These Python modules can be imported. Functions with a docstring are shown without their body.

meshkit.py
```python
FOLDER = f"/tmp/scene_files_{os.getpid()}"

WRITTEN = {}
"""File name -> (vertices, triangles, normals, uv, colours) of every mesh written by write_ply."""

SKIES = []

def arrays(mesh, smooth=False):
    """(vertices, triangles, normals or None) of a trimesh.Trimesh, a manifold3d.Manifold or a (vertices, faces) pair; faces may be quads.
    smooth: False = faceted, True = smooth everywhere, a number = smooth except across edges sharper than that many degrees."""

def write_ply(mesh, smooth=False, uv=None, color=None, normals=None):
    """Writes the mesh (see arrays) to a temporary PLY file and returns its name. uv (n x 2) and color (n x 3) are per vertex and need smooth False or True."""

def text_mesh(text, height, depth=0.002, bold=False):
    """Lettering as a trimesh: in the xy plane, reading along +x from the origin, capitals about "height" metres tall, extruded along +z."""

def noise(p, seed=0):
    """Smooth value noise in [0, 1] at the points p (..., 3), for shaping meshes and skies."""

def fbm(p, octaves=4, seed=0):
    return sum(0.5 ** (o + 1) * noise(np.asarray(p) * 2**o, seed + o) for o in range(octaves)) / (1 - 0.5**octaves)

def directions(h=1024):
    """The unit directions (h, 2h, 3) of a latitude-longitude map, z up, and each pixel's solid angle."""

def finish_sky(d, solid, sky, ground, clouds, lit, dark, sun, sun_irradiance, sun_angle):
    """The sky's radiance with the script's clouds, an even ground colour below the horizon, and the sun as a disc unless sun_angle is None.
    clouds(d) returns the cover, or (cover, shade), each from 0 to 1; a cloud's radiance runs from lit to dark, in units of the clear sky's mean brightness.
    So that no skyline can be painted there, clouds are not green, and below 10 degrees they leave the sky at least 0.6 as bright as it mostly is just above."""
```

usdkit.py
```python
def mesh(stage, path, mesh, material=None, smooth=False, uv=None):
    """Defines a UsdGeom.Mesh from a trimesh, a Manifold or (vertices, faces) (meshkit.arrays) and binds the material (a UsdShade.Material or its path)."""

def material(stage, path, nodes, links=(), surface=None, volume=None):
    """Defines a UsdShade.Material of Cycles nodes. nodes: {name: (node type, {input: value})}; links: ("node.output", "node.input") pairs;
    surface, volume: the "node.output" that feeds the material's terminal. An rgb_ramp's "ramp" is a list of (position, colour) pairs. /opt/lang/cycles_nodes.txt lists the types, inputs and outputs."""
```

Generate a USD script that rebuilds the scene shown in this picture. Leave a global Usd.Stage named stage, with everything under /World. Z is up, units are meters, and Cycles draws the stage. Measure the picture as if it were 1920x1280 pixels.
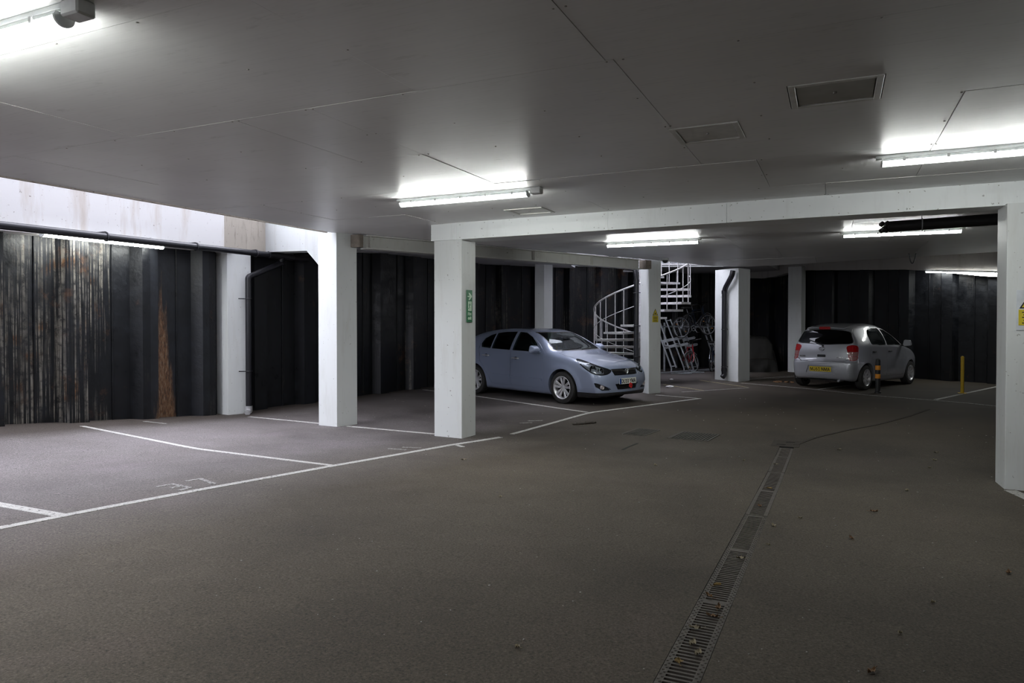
import math, random
import numpy as np
import trimesh, manifold3d as m3
from manifold3d import Manifold, CrossSection
import shapely
from shapely.geometry import Polygon, LineString, Point, box as sbox
from pxr import Usd, UsdGeom, UsdLux, UsdShade, Gf, Sdf
import usdkit, meshkit

stage = Usd.Stage.CreateInMemory()
UsdGeom.SetStageUpAxis(stage, 'Z')
UsdGeom.SetStageMetersPerUnit(stage, 1.0)
WORLD = UsdGeom.Xform.Define(stage, '/World')
stage.SetDefaultPrim(WORLD.GetPrim())
UsdGeom.Scope.Define(stage, '/World/Looks')

# ------------------------------------------------------------------ camera, sky, exposure
CAM_H = 1.63
FPX = 1314.0                                   # focal length in pixels of the 1920-wide frame
YAW = math.degrees(math.atan2(607, FPX))       # camera looks this far left of +y
PITCH = math.degrees(math.atan2(18, FPX))      # and this far down
cam = UsdGeom.Camera.Define(stage, '/World/camera')
cam.AddTranslateOp().Set(Gf.Vec3d(0, 0, CAM_H))
cam.AddRotateZOp().Set(YAW)
cam.AddRotateXOp().Set(90 - PITCH)
APER = 36.0
cam.CreateHorizontalApertureAttr(APER)
cam.CreateVerticalApertureAttr(APER * 1280 / 1920)
cam.CreateFocalLengthAttr(FPX / 1920 * APER)
cam.CreateVerticalApertureOffsetAttr(-22 / 1920 * APER)
cam.CreateClippingRangeAttr(Gf.Vec2f(0.05, 400))
cam.CreateExposureAttr(0.85)

SKY = 1.75
sky = UsdLux.DomeLight.Define(stage, '/World/sky')
sky.CreateColorAttr(Gf.Vec3f(0.87, 0.88, 1.0))
sky.CreateIntensityAttr(SKY)
LAMP = 52.0

# ------------------------------------------------------------------ helpers
used = {}
def number(parent, name):
    k = (parent, name)
    n = used.get(k, 0)
    used[k] = n + 1
    return f'{parent}/{name}' if n == 0 else f'{parent}/{name}_{n:03d}'

def meta(prim, label=None, cat=None, group=None, kind=None):
    for k, v in (('label', label), ('category', cat), ('group', group), ('kind', kind)):
        if v:
            prim.SetCustomDataByKey(k, v)
    return prim

def thing(name, label, cat, loc=(0, 0, 0), rotz=0.0, group=None, kind=None):
    x = UsdGeom.Xform.Define(stage, number('/World', name))
    x.AddTranslateOp().Set(Gf.Vec3d(*map(float, loc)))
    x.AddRotateZOp().Set(float(rotz))
    return meta(x.GetPrim(), label, cat, group, kind)

def obj(name, mesh, mat, parent=None, smooth=30, label=None, cat=None, group=None, kind=None):
    p = '/World' if parent is None else str(parent.GetPath())
    if isinstance(mesh, MB):
        mesh = mesh.mesh()
    prim = usdkit.mesh(stage, number(p, name), mesh, M[mat], smooth=smooth).GetPrim()
    return meta(prim, label, cat, group, kind)

def copy_of(src, name, label, loc, rotz=0.0, group=None):
    was = src.GetCustomData()
    x = UsdGeom.Xform.Define(stage, number('/World', name))
    p = x.GetPrim()
    p.GetReferences().AddInternalReference(src.GetPath())
    p.SetInstanceable(True)
    x.ClearXformOpOrder()
    t = x.GetTranslateOp() if hasattr(x, 'GetTranslateOp') else None
    x.SetXformOpOrder([])
    a = p.GetAttribute('xformOp:translate'); a.Set(Gf.Vec3d(*map(float, loc)))
    b = p.GetAttribute('xformOp:rotateZ'); b.Set(float(rotz))
    x.SetXformOpOrder([UsdGeom.XformOp(a), UsdGeom.XformOp(b)])
    return meta(p, label, was.get('category'), group or was.get('group'))

class MB:
    """collects shapes into one mesh"""
    def __init__(self):
        self.v, self.f, self.n = [], [], 0
    def add(self, v, f=None):
        if hasattr(v, 'vertices'):
            v, f = v.vertices, v.faces
        v = np.asarray(v, float); f = np.asarray(f, int)
        if f.shape[1] == 4:
            f = np.vstack([f[:, [0, 1, 2]], f[:, [0, 2, 3]]])
        self.v.append(v); self.f.append(f + self.n); self.n += len(v)
        return self
    def mesh(self):
        return trimesh.Trimesh(np.vstack(self.v), np.vstack(self.f), process=False)
    def box(self, c, s, R=None, ch=0.0):
        v, f = cbox(s, ch)
        if R is not None:
            v = v @ np.asarray(R).T
        return self.add(v + np.asarray(c, float), f)
    def tube(self, pts, r, n=10, caps=True, closed=False):
        return self.add(*tube(pts, r, n, caps, closed))
    def man(self, man, T=None):
        m = man.to_mesh(); v = np.array(m.vert_properties[:, :3], float)
        if T is not None:
            v = T(v)
        return self.add(v, np.array(m.tri_verts))

def cbox(s, ch=0.0):
    """a box, its edges chamfered by ch"""
    h = np.asarray(s, float) / 2
    if ch <= 0:
        t = trimesh.creation.box(2 * h)
        return np.array(t.vertices), np.array(t.faces)
    ch = min(ch, h.min() * 0.9)
    pts = []
    for sx in (-1, 1):
        for sy in (-1, 1):
            for sz in (-1, 1):
                for a in range(3):
                    d = h - ch; d[a] = h[a]
                    pts.append(d * (sx, sy, sz))
    m = Manifold.hull_points(np.array(pts)).to_mesh()
    return np.array(m.vert_properties[:, :3], float), np.array(m.tri_verts)

def rz(deg):
    c, s = math.cos(math.radians(deg)), math.sin(math.radians(deg))
    return np.array([[c, -s, 0], [s, c, 0], [0, 0, 1.0]])

def tube(pts, r, n=10, caps=True, closed=False):
    P = np.asarray(pts, float); k = len(P)
    r = np.broadcast_to(np.asarray(r, float), (k,))
    if closed:
        t = np.roll(P, -1, 0) - np.roll(P, 1, 0)
    else:
        t = np.gradient(P, axis=0)
    t /= np.maximum(np.linalg.norm(t, axis=1, keepdims=True), 1e-9)
    up = np.array([0, 0, 1.0]) if abs(t[0, 2]) < 0.9 else np.array([1.0, 0, 0])
    a = np.cross(t[0], up); a /= np.linalg.norm(a)
    V = []
    ang = np.arange(n) / n * 2 * math.pi
    for i in range(k):
        a = a - t[i] * (a @ t[i]); a /= max(np.linalg.norm(a), 1e-9)
        b = np.cross(t[i], a)
        V.append(P[i] + r[i] * (np.cos(ang)[:, None] * a + np.sin(ang)[:, None] * b))
    V = np.vstack(V); F = []
    for i in range(k if closed else k - 1):
        j = (i + 1) % k
        for q in range(n):
            w = (q + 1) % n
            F += [(i * n + q, i * n + w, j * n + w), (i * n + q, j * n + w, j * n + q)]
    if caps and not closed:
        c0, c1 = len(V), len(V) + 1
        V = np.vstack([V, P[0], P[-1]])
        for q in range(n):
            w = (q + 1) % n
            F += [(c0, w, q), (c1, (k - 1) * n + q, (k - 1) * n + w)]
    return V, np.array(F)

def bend(pts, r=0.08, n=5):
    """a polyline with its corners rounded"""
    P = [np.asarray(p, float) for p in pts]; out = [P[0]]
    for i in range(1, len(P) - 1):
        a, b, c = P[i - 1], P[i], P[i + 1]
        d0, d1 = (a - b), (c - b)
        l = min(r, np.linalg.norm(d0) * .45, np.linalg.norm(d1) * .45)
        p0, p1 = b + d0 / np.linalg.norm(d0) * l, b + d1 / np.linalg.norm(d1) * l
        for s in np.linspace(0, 1, n):
            out.append((1 - s) ** 2 * p0 + 2 * s * (1 - s) * b + s * s * p1)
    out.append(P[-1])
    return np.array(out)

def prism(poly, z0, z1):
    """a horizontal polygon (shapely or points) extruded from z0 to z1"""
    if not hasattr(poly, 'exterior'):
        poly = Polygon(poly)
    m = trimesh.creation.extrude_polygon(shapely.geometry.polygon.orient(poly), z1 - z0, engine='earcut')
    m.apply_translation((0, 0, z0))
    return m

def hexa(b, t):
    """a solid between two 4-cornered loops"""
    V = np.array(list(b) + list(t), float)
    F = [(0, 3, 2, 1), (4, 5, 6, 7), (0, 1, 5, 4), (1, 2, 6, 5), (2, 3, 7, 6), (3, 0, 4, 7)]
    return V, np.array(F)

def lathe(prof, n=32):
    """profile (r, z) turned about z"""
    P = np.asarray(prof, float); k = len(P); a = np.arange(n) / n * 2 * math.pi
    V = np.stack([np.outer(P[:, 0], np.cos(a)), np.outer(P[:, 0], np.sin(a)), np.repeat(P[:, 1:2], n, 1)], -1).reshape(-1, 3)
    F = []
    for i in range(k - 1):
        for q in range(n):
            w = (q + 1) % n
            F.append((i * n + q, i * n + w, (i + 1) * n + w, ))
            F.append((i * n + q, (i + 1) * n + w, (i + 1) * n + q))
    return V, np.array(F)

def floor_z(x, y):
    """the asphalt falls away from the camera and rises a little towards the left wall"""
    x = np.asarray(x, float); y = np.asarray(y, float)
    t = y - 8.4
    z = .018 * (-t + np.sqrt(t * t + 1.0))
    return z + .02 * np.clip(-x - 7, 0, 2.7) * np.clip(8.8 - y, 0, 5)

# ------------------------------------------------------------------ materials
M = {}
def mat(name, nodes, links, surface='p.BSDF'):
    M[name] = usdkit.material(stage, '/World/Looks/' + name, nodes, links, surface=surface)

def plain(name, col, rough=.5, metal=0.0, coat=0.0, spec=.5, vary=.12, scale=9.0, bump=0.0, bscale=60.0):
    """a principled surface whose colour wanders a little"""
    d = tuple(c * (1 - vary) for c in col); b = tuple(min(1, c * (1 + vary)) for c in col)
    nodes = {'g': ('geometry', {}), 'n': ('noise_texture', {'scale': scale, 'detail': 5.0, 'roughness': .6}),
             'r': ('rgb_ramp', {'ramp': [(.3, d), (.7, b)]}),
             'p': ('principled_bsdf', {'roughness': rough, 'metallic': metal, 'coat_weight': coat, 'specular_ior_level': spec})}
    links = [('g.position', 'n.vector'), ('n.fac', 'r.fac'), ('r.color', 'p.base_color')]
    if bump:
        nodes['n2'] = ('noise_texture', {'scale': bscale, 'detail': 3.0})
        nodes['b'] = ('bump', {'strength': bump, 'distance': .004})
        links += [('g.position', 'n2.vector'), ('n2.fac', 'b.height'), ('b.normal', 'p.normal')]
    mat(name, nodes, links)

def flat(name, col, rough=.5, metal=0.0, spec=.5):
    mat(name, {'p': ('principled_bsdf', {'base_color': col, 'roughness': rough, 'metallic': metal, 'specular_ior_level': spec})}, [])

def emit(name, col, strength):
    mat(name, {'p': ('emission', {'color': col, 'strength': strength})}, [], surface='p.emission')

# asphalt: dark, brownish, with pale and black chippings, worn patches and a fine relief
mat('asphalt', {
    'g': ('geometry', {}),
    'big': ('noise_texture', {'scale': .55, 'detail': 6.0, 'roughness': .6}),
    'rb': ('rgb_ramp', {'ramp': [(.32, (.060, .0485, .036)), (.5, (.083, .068, .050)), (.68, (.105, .087, .066))]}),
    'fine': ('noise_texture', {'scale': 80.0, 'detail': 4.0, 'roughness': .75}),
    'rf': ('rgb_ramp', {'ramp': [(.30, (.18, .18, .18)), (.44, (.75, .75, .75)), (.58, (1.1, 1.1, 1.1)), (.72, (2.0, 1.97, 1.9))]}),
    'mul': ('mix', {'mix_type': 'multiply', 'fac': 1.0}),
    'vo': ('voronoi_texture', {'scale': 60.0}),
    'sp': ('rgb_ramp', {'ramp': [(.0, (1, 1, 1)), (.05, (1, 1, 1)), (.075, (0, 0, 0)), (1, (0, 0, 0))]}),
    'sel': ('noise_texture', {'scale': 7.0, 'detail': 2.0}),
    'rsel': ('rgb_ramp', {'ramp': [(.52, (0, 0, 0)), (.62, (.8, .8, .8))]}),
    'msp': ('mix', {'mix_type': 'multiply', 'fac': 1.0}),
    'chip': ('mix', {'mix_type': 'mix', 'color2': (.30, .285, .26)}),
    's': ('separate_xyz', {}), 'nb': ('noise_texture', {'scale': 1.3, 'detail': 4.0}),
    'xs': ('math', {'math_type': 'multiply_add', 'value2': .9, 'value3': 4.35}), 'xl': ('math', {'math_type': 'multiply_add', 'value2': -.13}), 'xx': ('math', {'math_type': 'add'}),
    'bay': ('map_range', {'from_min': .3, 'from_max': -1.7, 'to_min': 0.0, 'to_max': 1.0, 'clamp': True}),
    'dust_daylight': ('mix', {'mix_type': 'multiply', 'color2': (1.80, 1.97, 2.62)}),  # paler dusty bays, with the daylight pool's blue brightness painted in
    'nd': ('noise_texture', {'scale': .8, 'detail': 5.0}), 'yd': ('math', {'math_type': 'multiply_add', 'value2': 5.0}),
    'far_shade': ('map_range', {'from_min': 10.2, 'from_max': 12.6, 'to_min': 0.0, 'to_max': 1.0, 'clamp': True}),  # mask for the shade painted on the far floor
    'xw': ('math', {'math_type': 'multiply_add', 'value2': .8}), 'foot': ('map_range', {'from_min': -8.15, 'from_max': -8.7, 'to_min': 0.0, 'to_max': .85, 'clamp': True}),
    'dirt': ('mix', {'mix_type': 'mix', 'color2': (.050, .038, .030)}),  # dirt along the wall foot, with the capping overhang's shade painted in
    'shade_tone': ('mix', {'mix_type': 'multiply', 'color2': (.62, .60, .58)}),  # dims the far floor: shade put into the asphalt colour
    'rust': ('noise_texture', {'scale': .9, 'detail': 5.0, 'distortion': .6}),
    'rr': ('rgb_ramp', {'ramp': [(.56, (0, 0, 0)), (.72, (.55, .55, .55))]}),
    'brown': ('mix', {'mix_type': 'mix', 'color2': (.105, .082, .066)}),
    'bf': ('noise_texture', {'scale': 140.0, 'detail': 4.0, 'roughness': .7}),
    'b': ('bump', {'strength': .55, 'distance': .006}),
    'p': ('principled_bsdf', {'roughness': .78, 'specular_ior_level': .35}),
}, [('g.position', 'big.vector'), ('g.position', 'fine.vector'), ('g.position', 'vo.vector'), ('g.position', 'sel.vector'), ('g.position', 'rust.vector'), ('g.position', 'bf.vector'),
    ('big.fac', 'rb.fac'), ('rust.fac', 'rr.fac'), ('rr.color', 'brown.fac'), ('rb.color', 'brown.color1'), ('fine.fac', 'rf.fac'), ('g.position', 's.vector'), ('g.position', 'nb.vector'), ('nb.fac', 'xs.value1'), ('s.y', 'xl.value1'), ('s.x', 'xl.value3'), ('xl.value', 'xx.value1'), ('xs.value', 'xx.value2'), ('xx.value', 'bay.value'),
    ('bay.result', 'dust_daylight.fac'), ('g.position', 'nd.vector'), ('nd.fac', 'yd.value1'), ('s.y', 'yd.value3'), ('yd.value', 'far_shade.value'), ('far_shade.result', 'shade_tone.fac'), ('brown.color', 'shade_tone.color1'), ('shade_tone.color', 'dust_daylight.color1'), ('nd.fac', 'xw.value1'), ('s.x', 'xw.value3'), ('xw.value', 'foot.value'), ('foot.result', 'dirt.fac'), ('dust_daylight.color', 'dirt.color1'), ('dirt.color', 'mul.color1'), ('rf.color', 'mul.color2'),
    ('vo.distance', 'sp.fac'), ('sel.fac', 'rsel.fac'), ('sp.color', 'msp.color1'), ('rsel.color', 'msp.color2'), ('msp.color', 'chip.fac'), ('mul.color', 'chip.color1'),
    ('chip.color', 'p.base_color'), ('bf.fac', 'b.height'), ('b.normal', 'p.normal')])

def worn_paint(name, col, lo, hi):
    """road paint rubbed through to the asphalt"""
    mat(name, {
        'g': ('geometry', {}),
        'n': ('noise_texture', {'scale': 34.0, 'detail': 6.0, 'roughness': .75}),
        'r': ('rgb_ramp', {'ramp': [(lo, (0, 0, 0)), (hi, (1, 1, 1))]}),
        'f': ('noise_texture', {'scale': 130.0, 'detail': 3.0}),
        'rf': ('rgb_ramp', {'ramp': [(.3, (.55, .55, .55)), (.6, (1, 1, 1))]}),
        'c': ('mix', {'mix_type': 'multiply', 'fac': 1.0, 'color1': col}),
        'm': ('mix', {'mix_type': 'mix', 'color1': (.085, .08, .074)}),
        'b': ('bump', {'strength': .4, 'distance': .004}),
        'p': ('principled_bsdf', {'roughness': .75, 'specular_ior_level': .3}),
    }, [('g.position', 'n.vector'), ('g.position', 'f.vector'), ('n.fac', 'r.fac'), ('r.color', 'm.fac'), ('f.fac', 'rf.fac'), ('rf.color', 'c.color2'), ('c.color', 'm.color2'), ('m.color', 'p.base_color'), ('f.fac', 'b.height'), ('b.normal', 'p.normal')])
worn_paint('line_paint', (.55, .54, .515), .36, .46)
worn_paint('line_paint_faint', (.40, .39, .37), .40, .54)
worn_paint('number_paint', (.46, .45, .43), .42, .56)
worn_paint('line_paint_yellow', (.36, .31, .17), .40, .55)

# painted ceiling boards: satin, grey white, faint brush marks
mat('ceiling_paint', {
    'g': ('geometry', {}),
    'mp': ('mapping', {'scale': (1.0, 26.0, 1.0)}),
    'n': ('noise_texture', {'scale': 2.6, 'detail': 5.0, 'roughness': .6}),
    'n1': ('noise_texture', {'scale': 1.1, 'detail': 4.0}),
    'r': ('rgb_ramp', {'ramp': [(.3, (.70, .70, .695)), (.7, (.78, .78, .775))]}),
    'ms': ('mapping', {'scale': (2.2, 7.0, 1.0)}), 'sm': ('noise_texture', {'scale': 1.6, 'detail': 7.0, 'roughness': .72}), 'rs': ('rgb_ramp', {'ramp': [(.60, (1, 1, 1)), (.74, (.80, .80, .79)), (.80, (.55, .55, .54))]}),
    'st': ('rgb_ramp', {'ramp': [(.3, (.955, .955, .955)), (.7, (1.02, 1.02, 1.02))]}), 'k1': ('mix', {'mix_type': 'multiply', 'fac': 1.0}), 'k2': ('mix', {'mix_type': 'multiply', 'fac': 1.0}),
    'rr': ('rgb_ramp', {'ramp': [(.3, (.32, .32, .32)), (.7, (.50, .50, .50))]}),
    'b': ('bump', {'strength': .13, 'distance': .003}),
    'p': ('principled_bsdf', {'specular_ior_level': .24}),
}, [('g.position', 'mp.vector'), ('mp.vector', 'n.vector'), ('g.position', 'n1.vector'), ('n1.fac', 'r.fac'), ('g.position', 'ms.vector'), ('ms.vector', 'sm.vector'), ('sm.fac', 'rs.fac'), ('n.fac', 'st.fac'), ('r.color', 'k1.color1'), ('rs.color', 'k1.color2'), ('k1.color', 'k2.color1'), ('st.color', 'k2.color2'), ('k2.color', 'p.base_color'), ('n.fac', 'rr.fac'), ('rr.color', 'p.roughness'), ('n.fac', 'b.height'), ('b.normal', 'p.normal')])

def dirty_paint(name, col, dirt, amount=.5, rough=.5, scale=2.0):
    """masonry paint with scuffs, specks and faint runs"""
    mat(name, {
        'g': ('geometry', {}),
        'mp': ('mapping', {'scale': (3.0, 3.0, .5)}),
        'n': ('noise_texture', {'scale': scale, 'detail': 7.0, 'roughness': .68}),
        'r': ('rgb_ramp', {'ramp': [(.52, (0, 0, 0)), (.78, (amount, amount, amount))]}),
        'v': ('noise_texture', {'scale': 26.0, 'detail': 2.0}),
        'rv': ('rgb_ramp', {'ramp': [(.70, (0, 0, 0)), (.76, (.7, .7, .7))]}),
        'm': ('mix', {'mix_type': 'mix', 'color1': col, 'color2': dirt}),
        'm2': ('mix', {'mix_type': 'mix', 'color2': tuple(c * .45 for c in dirt)}),
        'bn': ('noise_texture', {'scale': 40.0, 'detail': 4.0}),
        'b': ('bump', {'strength': .15, 'distance': .004}),
        'p': ('principled_bsdf', {'roughness': rough, 'specular_ior_level': .4}),
    }, [('g.position', 'mp.vector'), ('mp.vector', 'n.vector'), ('g.position', 'v.vector'), ('g.position', 'bn.vector'), ('n.fac', 'r.fac'), ('r.color', 'm.fac'), ('v.fac', 'rv.fac'), ('m.color', 'm2.color1'), ('rv.color', 'm2.fac'), ('m2.color', 'p.base_color'), ('bn.fac', 'b.height'), ('b.normal', 'p.normal')])
dirty_paint('white_paint', (.66, .68, .675), (.48, .47, .43), .45)
dirty_paint('beam_paint', (.79, .815, .82), (.5, .5, .48), .35)
dirty_paint('cap_paint', (.78, .775, .765), (.52, .43, .34), .75, .7, 1.0)
dirty_paint('cap_bare', (.46, .42, .36), (.20, .17, .14), 1.0, .85, 5.0)
dirty_paint('cap_dim', (.50, .48, .46), (.30, .27, .24), .6, .8, 1.6)
dirty_paint('steel_paint', (.52, .52, .49), (.34, .31, .27), .6, .5)
dirty_paint('soffit_paint', (.52, .52, .54), (.40, .38, .36), .4, .6)

# bitumen-black sheet piling with lime runs and rust
def pile_mat(name, lime, rust, tint=(.0045, .0054, .008)):
    mat(name, {
        'g': ('geometry', {}),
        'mp': ('mapping', {'scale': (1.0, 1.0, .014)}),
        'run': ('noise_texture', {'scale': 30.0, 'detail': 5.0, 'roughness': .68, 'distortion': .15}),
        'rr': ('rgb_ramp', {'ramp': [(.50, (0, 0, 0)), (.565, (.9, .9, .9)), (.62, (1, 1, 1))]}),
        'mq': ('mapping', {'scale': (1.0, 1.0, .3)}),
        'pat': ('noise_texture', {'scale': 2.6, 'detail': 3.0}),
        'rp': ('rgb_ramp', {'ramp': [(.62 - .45 * lime, (0, 0, 0)), (.80 - .45 * lime, (min(1, .25 + lime),) * 3)]}),
        'brk': ('noise_texture', {'scale': 11.0, 'detail': 6.0, 'roughness': .7}),
        'rbk': ('rgb_ramp', {'ramp': [(.38, (.15, .15, .15)), (.55, (1, 1, 1))]}),
        'm1': ('mix', {'mix_type': 'multiply', 'fac': 1.0}),
        'm2': ('mix', {'mix_type': 'multiply', 'fac': 1.0}),
        'hue': ('noise_texture', {'scale': 3.1, 'detail': 3.0}),
        'rh': ('rgb_ramp', {'ramp': [(.38, (.30, .28, .245)), (.58, (.22, .20, .165)), (.68, (.17, .085, .035))]}),
        'base': ('noise_texture', {'scale': 5.0, 'detail': 6.0, 'roughness': .7}),
        'rb': ('rgb_ramp', {'ramp': [(.3, tuple(c * .5 for c in tint)), (.55, tint), (.75, tuple(c * 2.4 for c in tint))]}),
        'mix': ('mix', {'mix_type': 'mix'}),
        'ru': ('noise_texture', {'scale': 2.3, 'detail': 6.0, 'roughness': .7}),
        'rru': ('rgb_ramp', {'ramp': [(.66 - .3 * rust, (0, 0, 0)), (.82 - .3 * rust, (.8, .8, .8))]}),
        'mru': ('mix', {'mix_type': 'mix', 'color2': (.10, .045, .022)}),
        'rgh': ('rgb_ramp', {'ramp': [(.3, (.30, .30, .30)), (.7, (.62, .62, .62))]}),
        'bn': ('noise_texture', {'scale': 18.0, 'detail': 5.0}),
        'b': ('bump', {'strength': .35, 'distance': .01}),
        'p': ('principled_bsdf', {'specular_ior_level': .42}),
    }, [('g.position', 'mp.vector'), ('mp.vector', 'run.vector'), ('run.fac', 'rr.fac'), ('g.position', 'mq.vector'), ('mq.vector', 'pat.vector'), ('pat.fac', 'rp.fac'), ('g.position', 'brk.vector'), ('brk.fac', 'rbk.fac'),
        ('rr.color', 'm1.color1'), ('rp.color', 'm1.color2'), ('m1.color', 'm2.color1'), ('rbk.color', 'm2.color2'), ('g.position', 'hue.vector'), ('hue.fac', 'rh.fac'),
        ('g.position', 'base.vector'), ('base.fac', 'rb.fac'), ('g.position', 'ru.vector'), ('ru.fac', 'rru.fac'), ('rb.color', 'mru.color1'), ('rru.color', 'mru.fac'), ('mru.color', 'mix.color1'), ('rh.color', 'mix.color2'), ('m2.color', 'mix.fac'), ('mix.color', 'p.base_color'),
        ('base.fac', 'rgh.fac'), ('rgh.color', 'p.roughness'), ('g.position', 'bn.vector'), ('bn.fac', 'b.height'), ('b.normal', 'p.normal')])
pile_mat('pile_limed', .55, .3)
pile_mat('pile_streaky', .25, .3)
pile_mat('pile_black', .02, .1)
# one pan with a cone of rust and lime climbing from the ground (its own y and shape)
mat('pile_rusted', {
    'g': ('geometry', {}), 's': ('separate_xyz', {}),
    'dy': ('math', {'math_type': 'subtract', 'value2': 7.76}), 'ab': ('math', {'math_type': 'absolute'}),
    'mp': ('mapping', {'scale': (1.0, 1.0, .12)}), 'n': ('noise_texture', {'scale': 15.0, 'detail': 5.0, 'roughness': .7}),
    'nz': ('math', {'math_type': 'multiply_add', 'value2': .30, 'value3': -.15}),
    'sum': ('math', {'math_type': 'add'}), 'wd': ('math', {'math_type': 'multiply_add', 'value2': -.125, 'value3': .27}),
    'dif': ('math', {'math_type': 'subtract'}), 'mr': ('map_range', {'from_min': -.02, 'from_max': .06, 'to_min': 0.0, 'to_max': 1.0, 'clamp': True}),
    'mp2': ('mapping', {'scale': (1.0, 1.0, .3)}), 'n2': ('noise_texture', {'scale': 30.0, 'detail': 6.0, 'roughness': .75}),
    'rc': ('rgb_ramp', {'ramp': [(.36, (.02, .018, .017)), (.46, (.14, .065, .03)), (.56, (.20, .115, .06)), (.66, (.27, .22, .17))]}),
    'base': ('noise_texture', {'scale': 5.0, 'detail': 6.0}), 'rb': ('rgb_ramp', {'ramp': [(.3, (.005, .006, .008)), (.7, (.013, .015, .021))]}),
    'm': ('mix', {'mix_type': 'mix'}),
    'bn': ('noise_texture', {'scale': 18.0, 'detail': 5.0}), 'b': ('bump', {'strength': .35, 'distance': .01}),
    'p': ('principled_bsdf', {'roughness': .45}),
}, [('g.position', 's.vector'), ('s.y', 'dy.value1'), ('dy.value', 'ab.value1'), ('g.position', 'mp.vector'), ('mp.vector', 'n.vector'), ('n.fac', 'nz.value1'), ('ab.value', 'sum.value1'), ('nz.value', 'sum.value2'),
    ('s.z', 'wd.value1'), ('wd.value', 'dif.value1'), ('sum.value', 'dif.value2'), ('dif.value', 'mr.value'), ('g.position', 'mp2.vector'), ('mp2.vector', 'n2.vector'), ('n2.fac', 'rc.fac'), ('g.position', 'base.vector'), ('base.fac', 'rb.fac'),
    ('rb.color', 'm.color1'), ('rc.color', 'm.color2'), ('mr.result', 'm.fac'), ('m.color', 'p.base_color'), ('g.position', 'bn.vector'), ('bn.fac', 'b.height'), ('b.normal', 'p.normal')])

plain('brick_dark', (.22, .22, .225), .85, vary=.3)
plain('black_pipe', (.012, .012, .016), .35, spec=.5)
plain('lagging', (.010, .010, .012), .55, vary=.3, scale=20, bump=.6, bscale=25)
plain('cleat_brown', (.20, .17, .14), .7, vary=.3)
plain('concrete', (.30, .28, .26), .85, vary=.25, scale=6, bump=.3)
plain('galvanised', (.42, .44, .48), .42, metal=.55, vary=.2, scale=14)
plain('stair_steel', (.58, .57, .58), .45, metal=.15, vary=.2, scale=10)
plain('cast_iron', (.070, .058, .048), .6, vary=.35, scale=12, bump=.3)
plain('dark_void', (.012, .011, .010), .9)
plain('lamp_body', (.62, .64, .64), .45)
plain('lamp_grey', (.36, .36, .37), .5)
flat('screw', (.25, .24, .22), .5)
plain('access_panel', (.40, .40, .37), .45)
plain('access_frame', (.60, .60, .57), .4)
emit('lamp_glow', (.965, 1.0, .965), LAMP)
emit('lamp_glow_dim', (.965, 1.0, .965), LAMP * .62)
plain('rubber', (.022, .021, .021), .75, vary=.2)
plain('yellow_post', (.62, .40, .02), .45, vary=.1)
plain('orange_band', (.80, .30, .02), .4, vary=.08)
plain('post_black', (.02, .02, .022), .5)
plain('leaf_pale', (.27, .23, .15), .7, vary=.3, scale=40)
plain('leaf_brown', (.16, .085, .036), .7, vary=.35, scale=40)
plain('leaf_yellow', (.26, .17, .05), .7, vary=.3, scale=40)
plain('litter_white', (.62, .62, .62), .6)
plain('debris_dark', (.03, .022, .016), .9, vary=.4, scale=30)
plain('tarp', (.014, .013, .011), .6, vary=.3, scale=8, bump=.4, bscale=12)
flat('sign_green', (.01, .155, .055), .4)
flat('sign_pale', (.62, .80, .62), .4)
flat('sign_yellow', (.60, .48, .03), .45)
flat('sign_black', (.012, .012, .012), .5)
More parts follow.
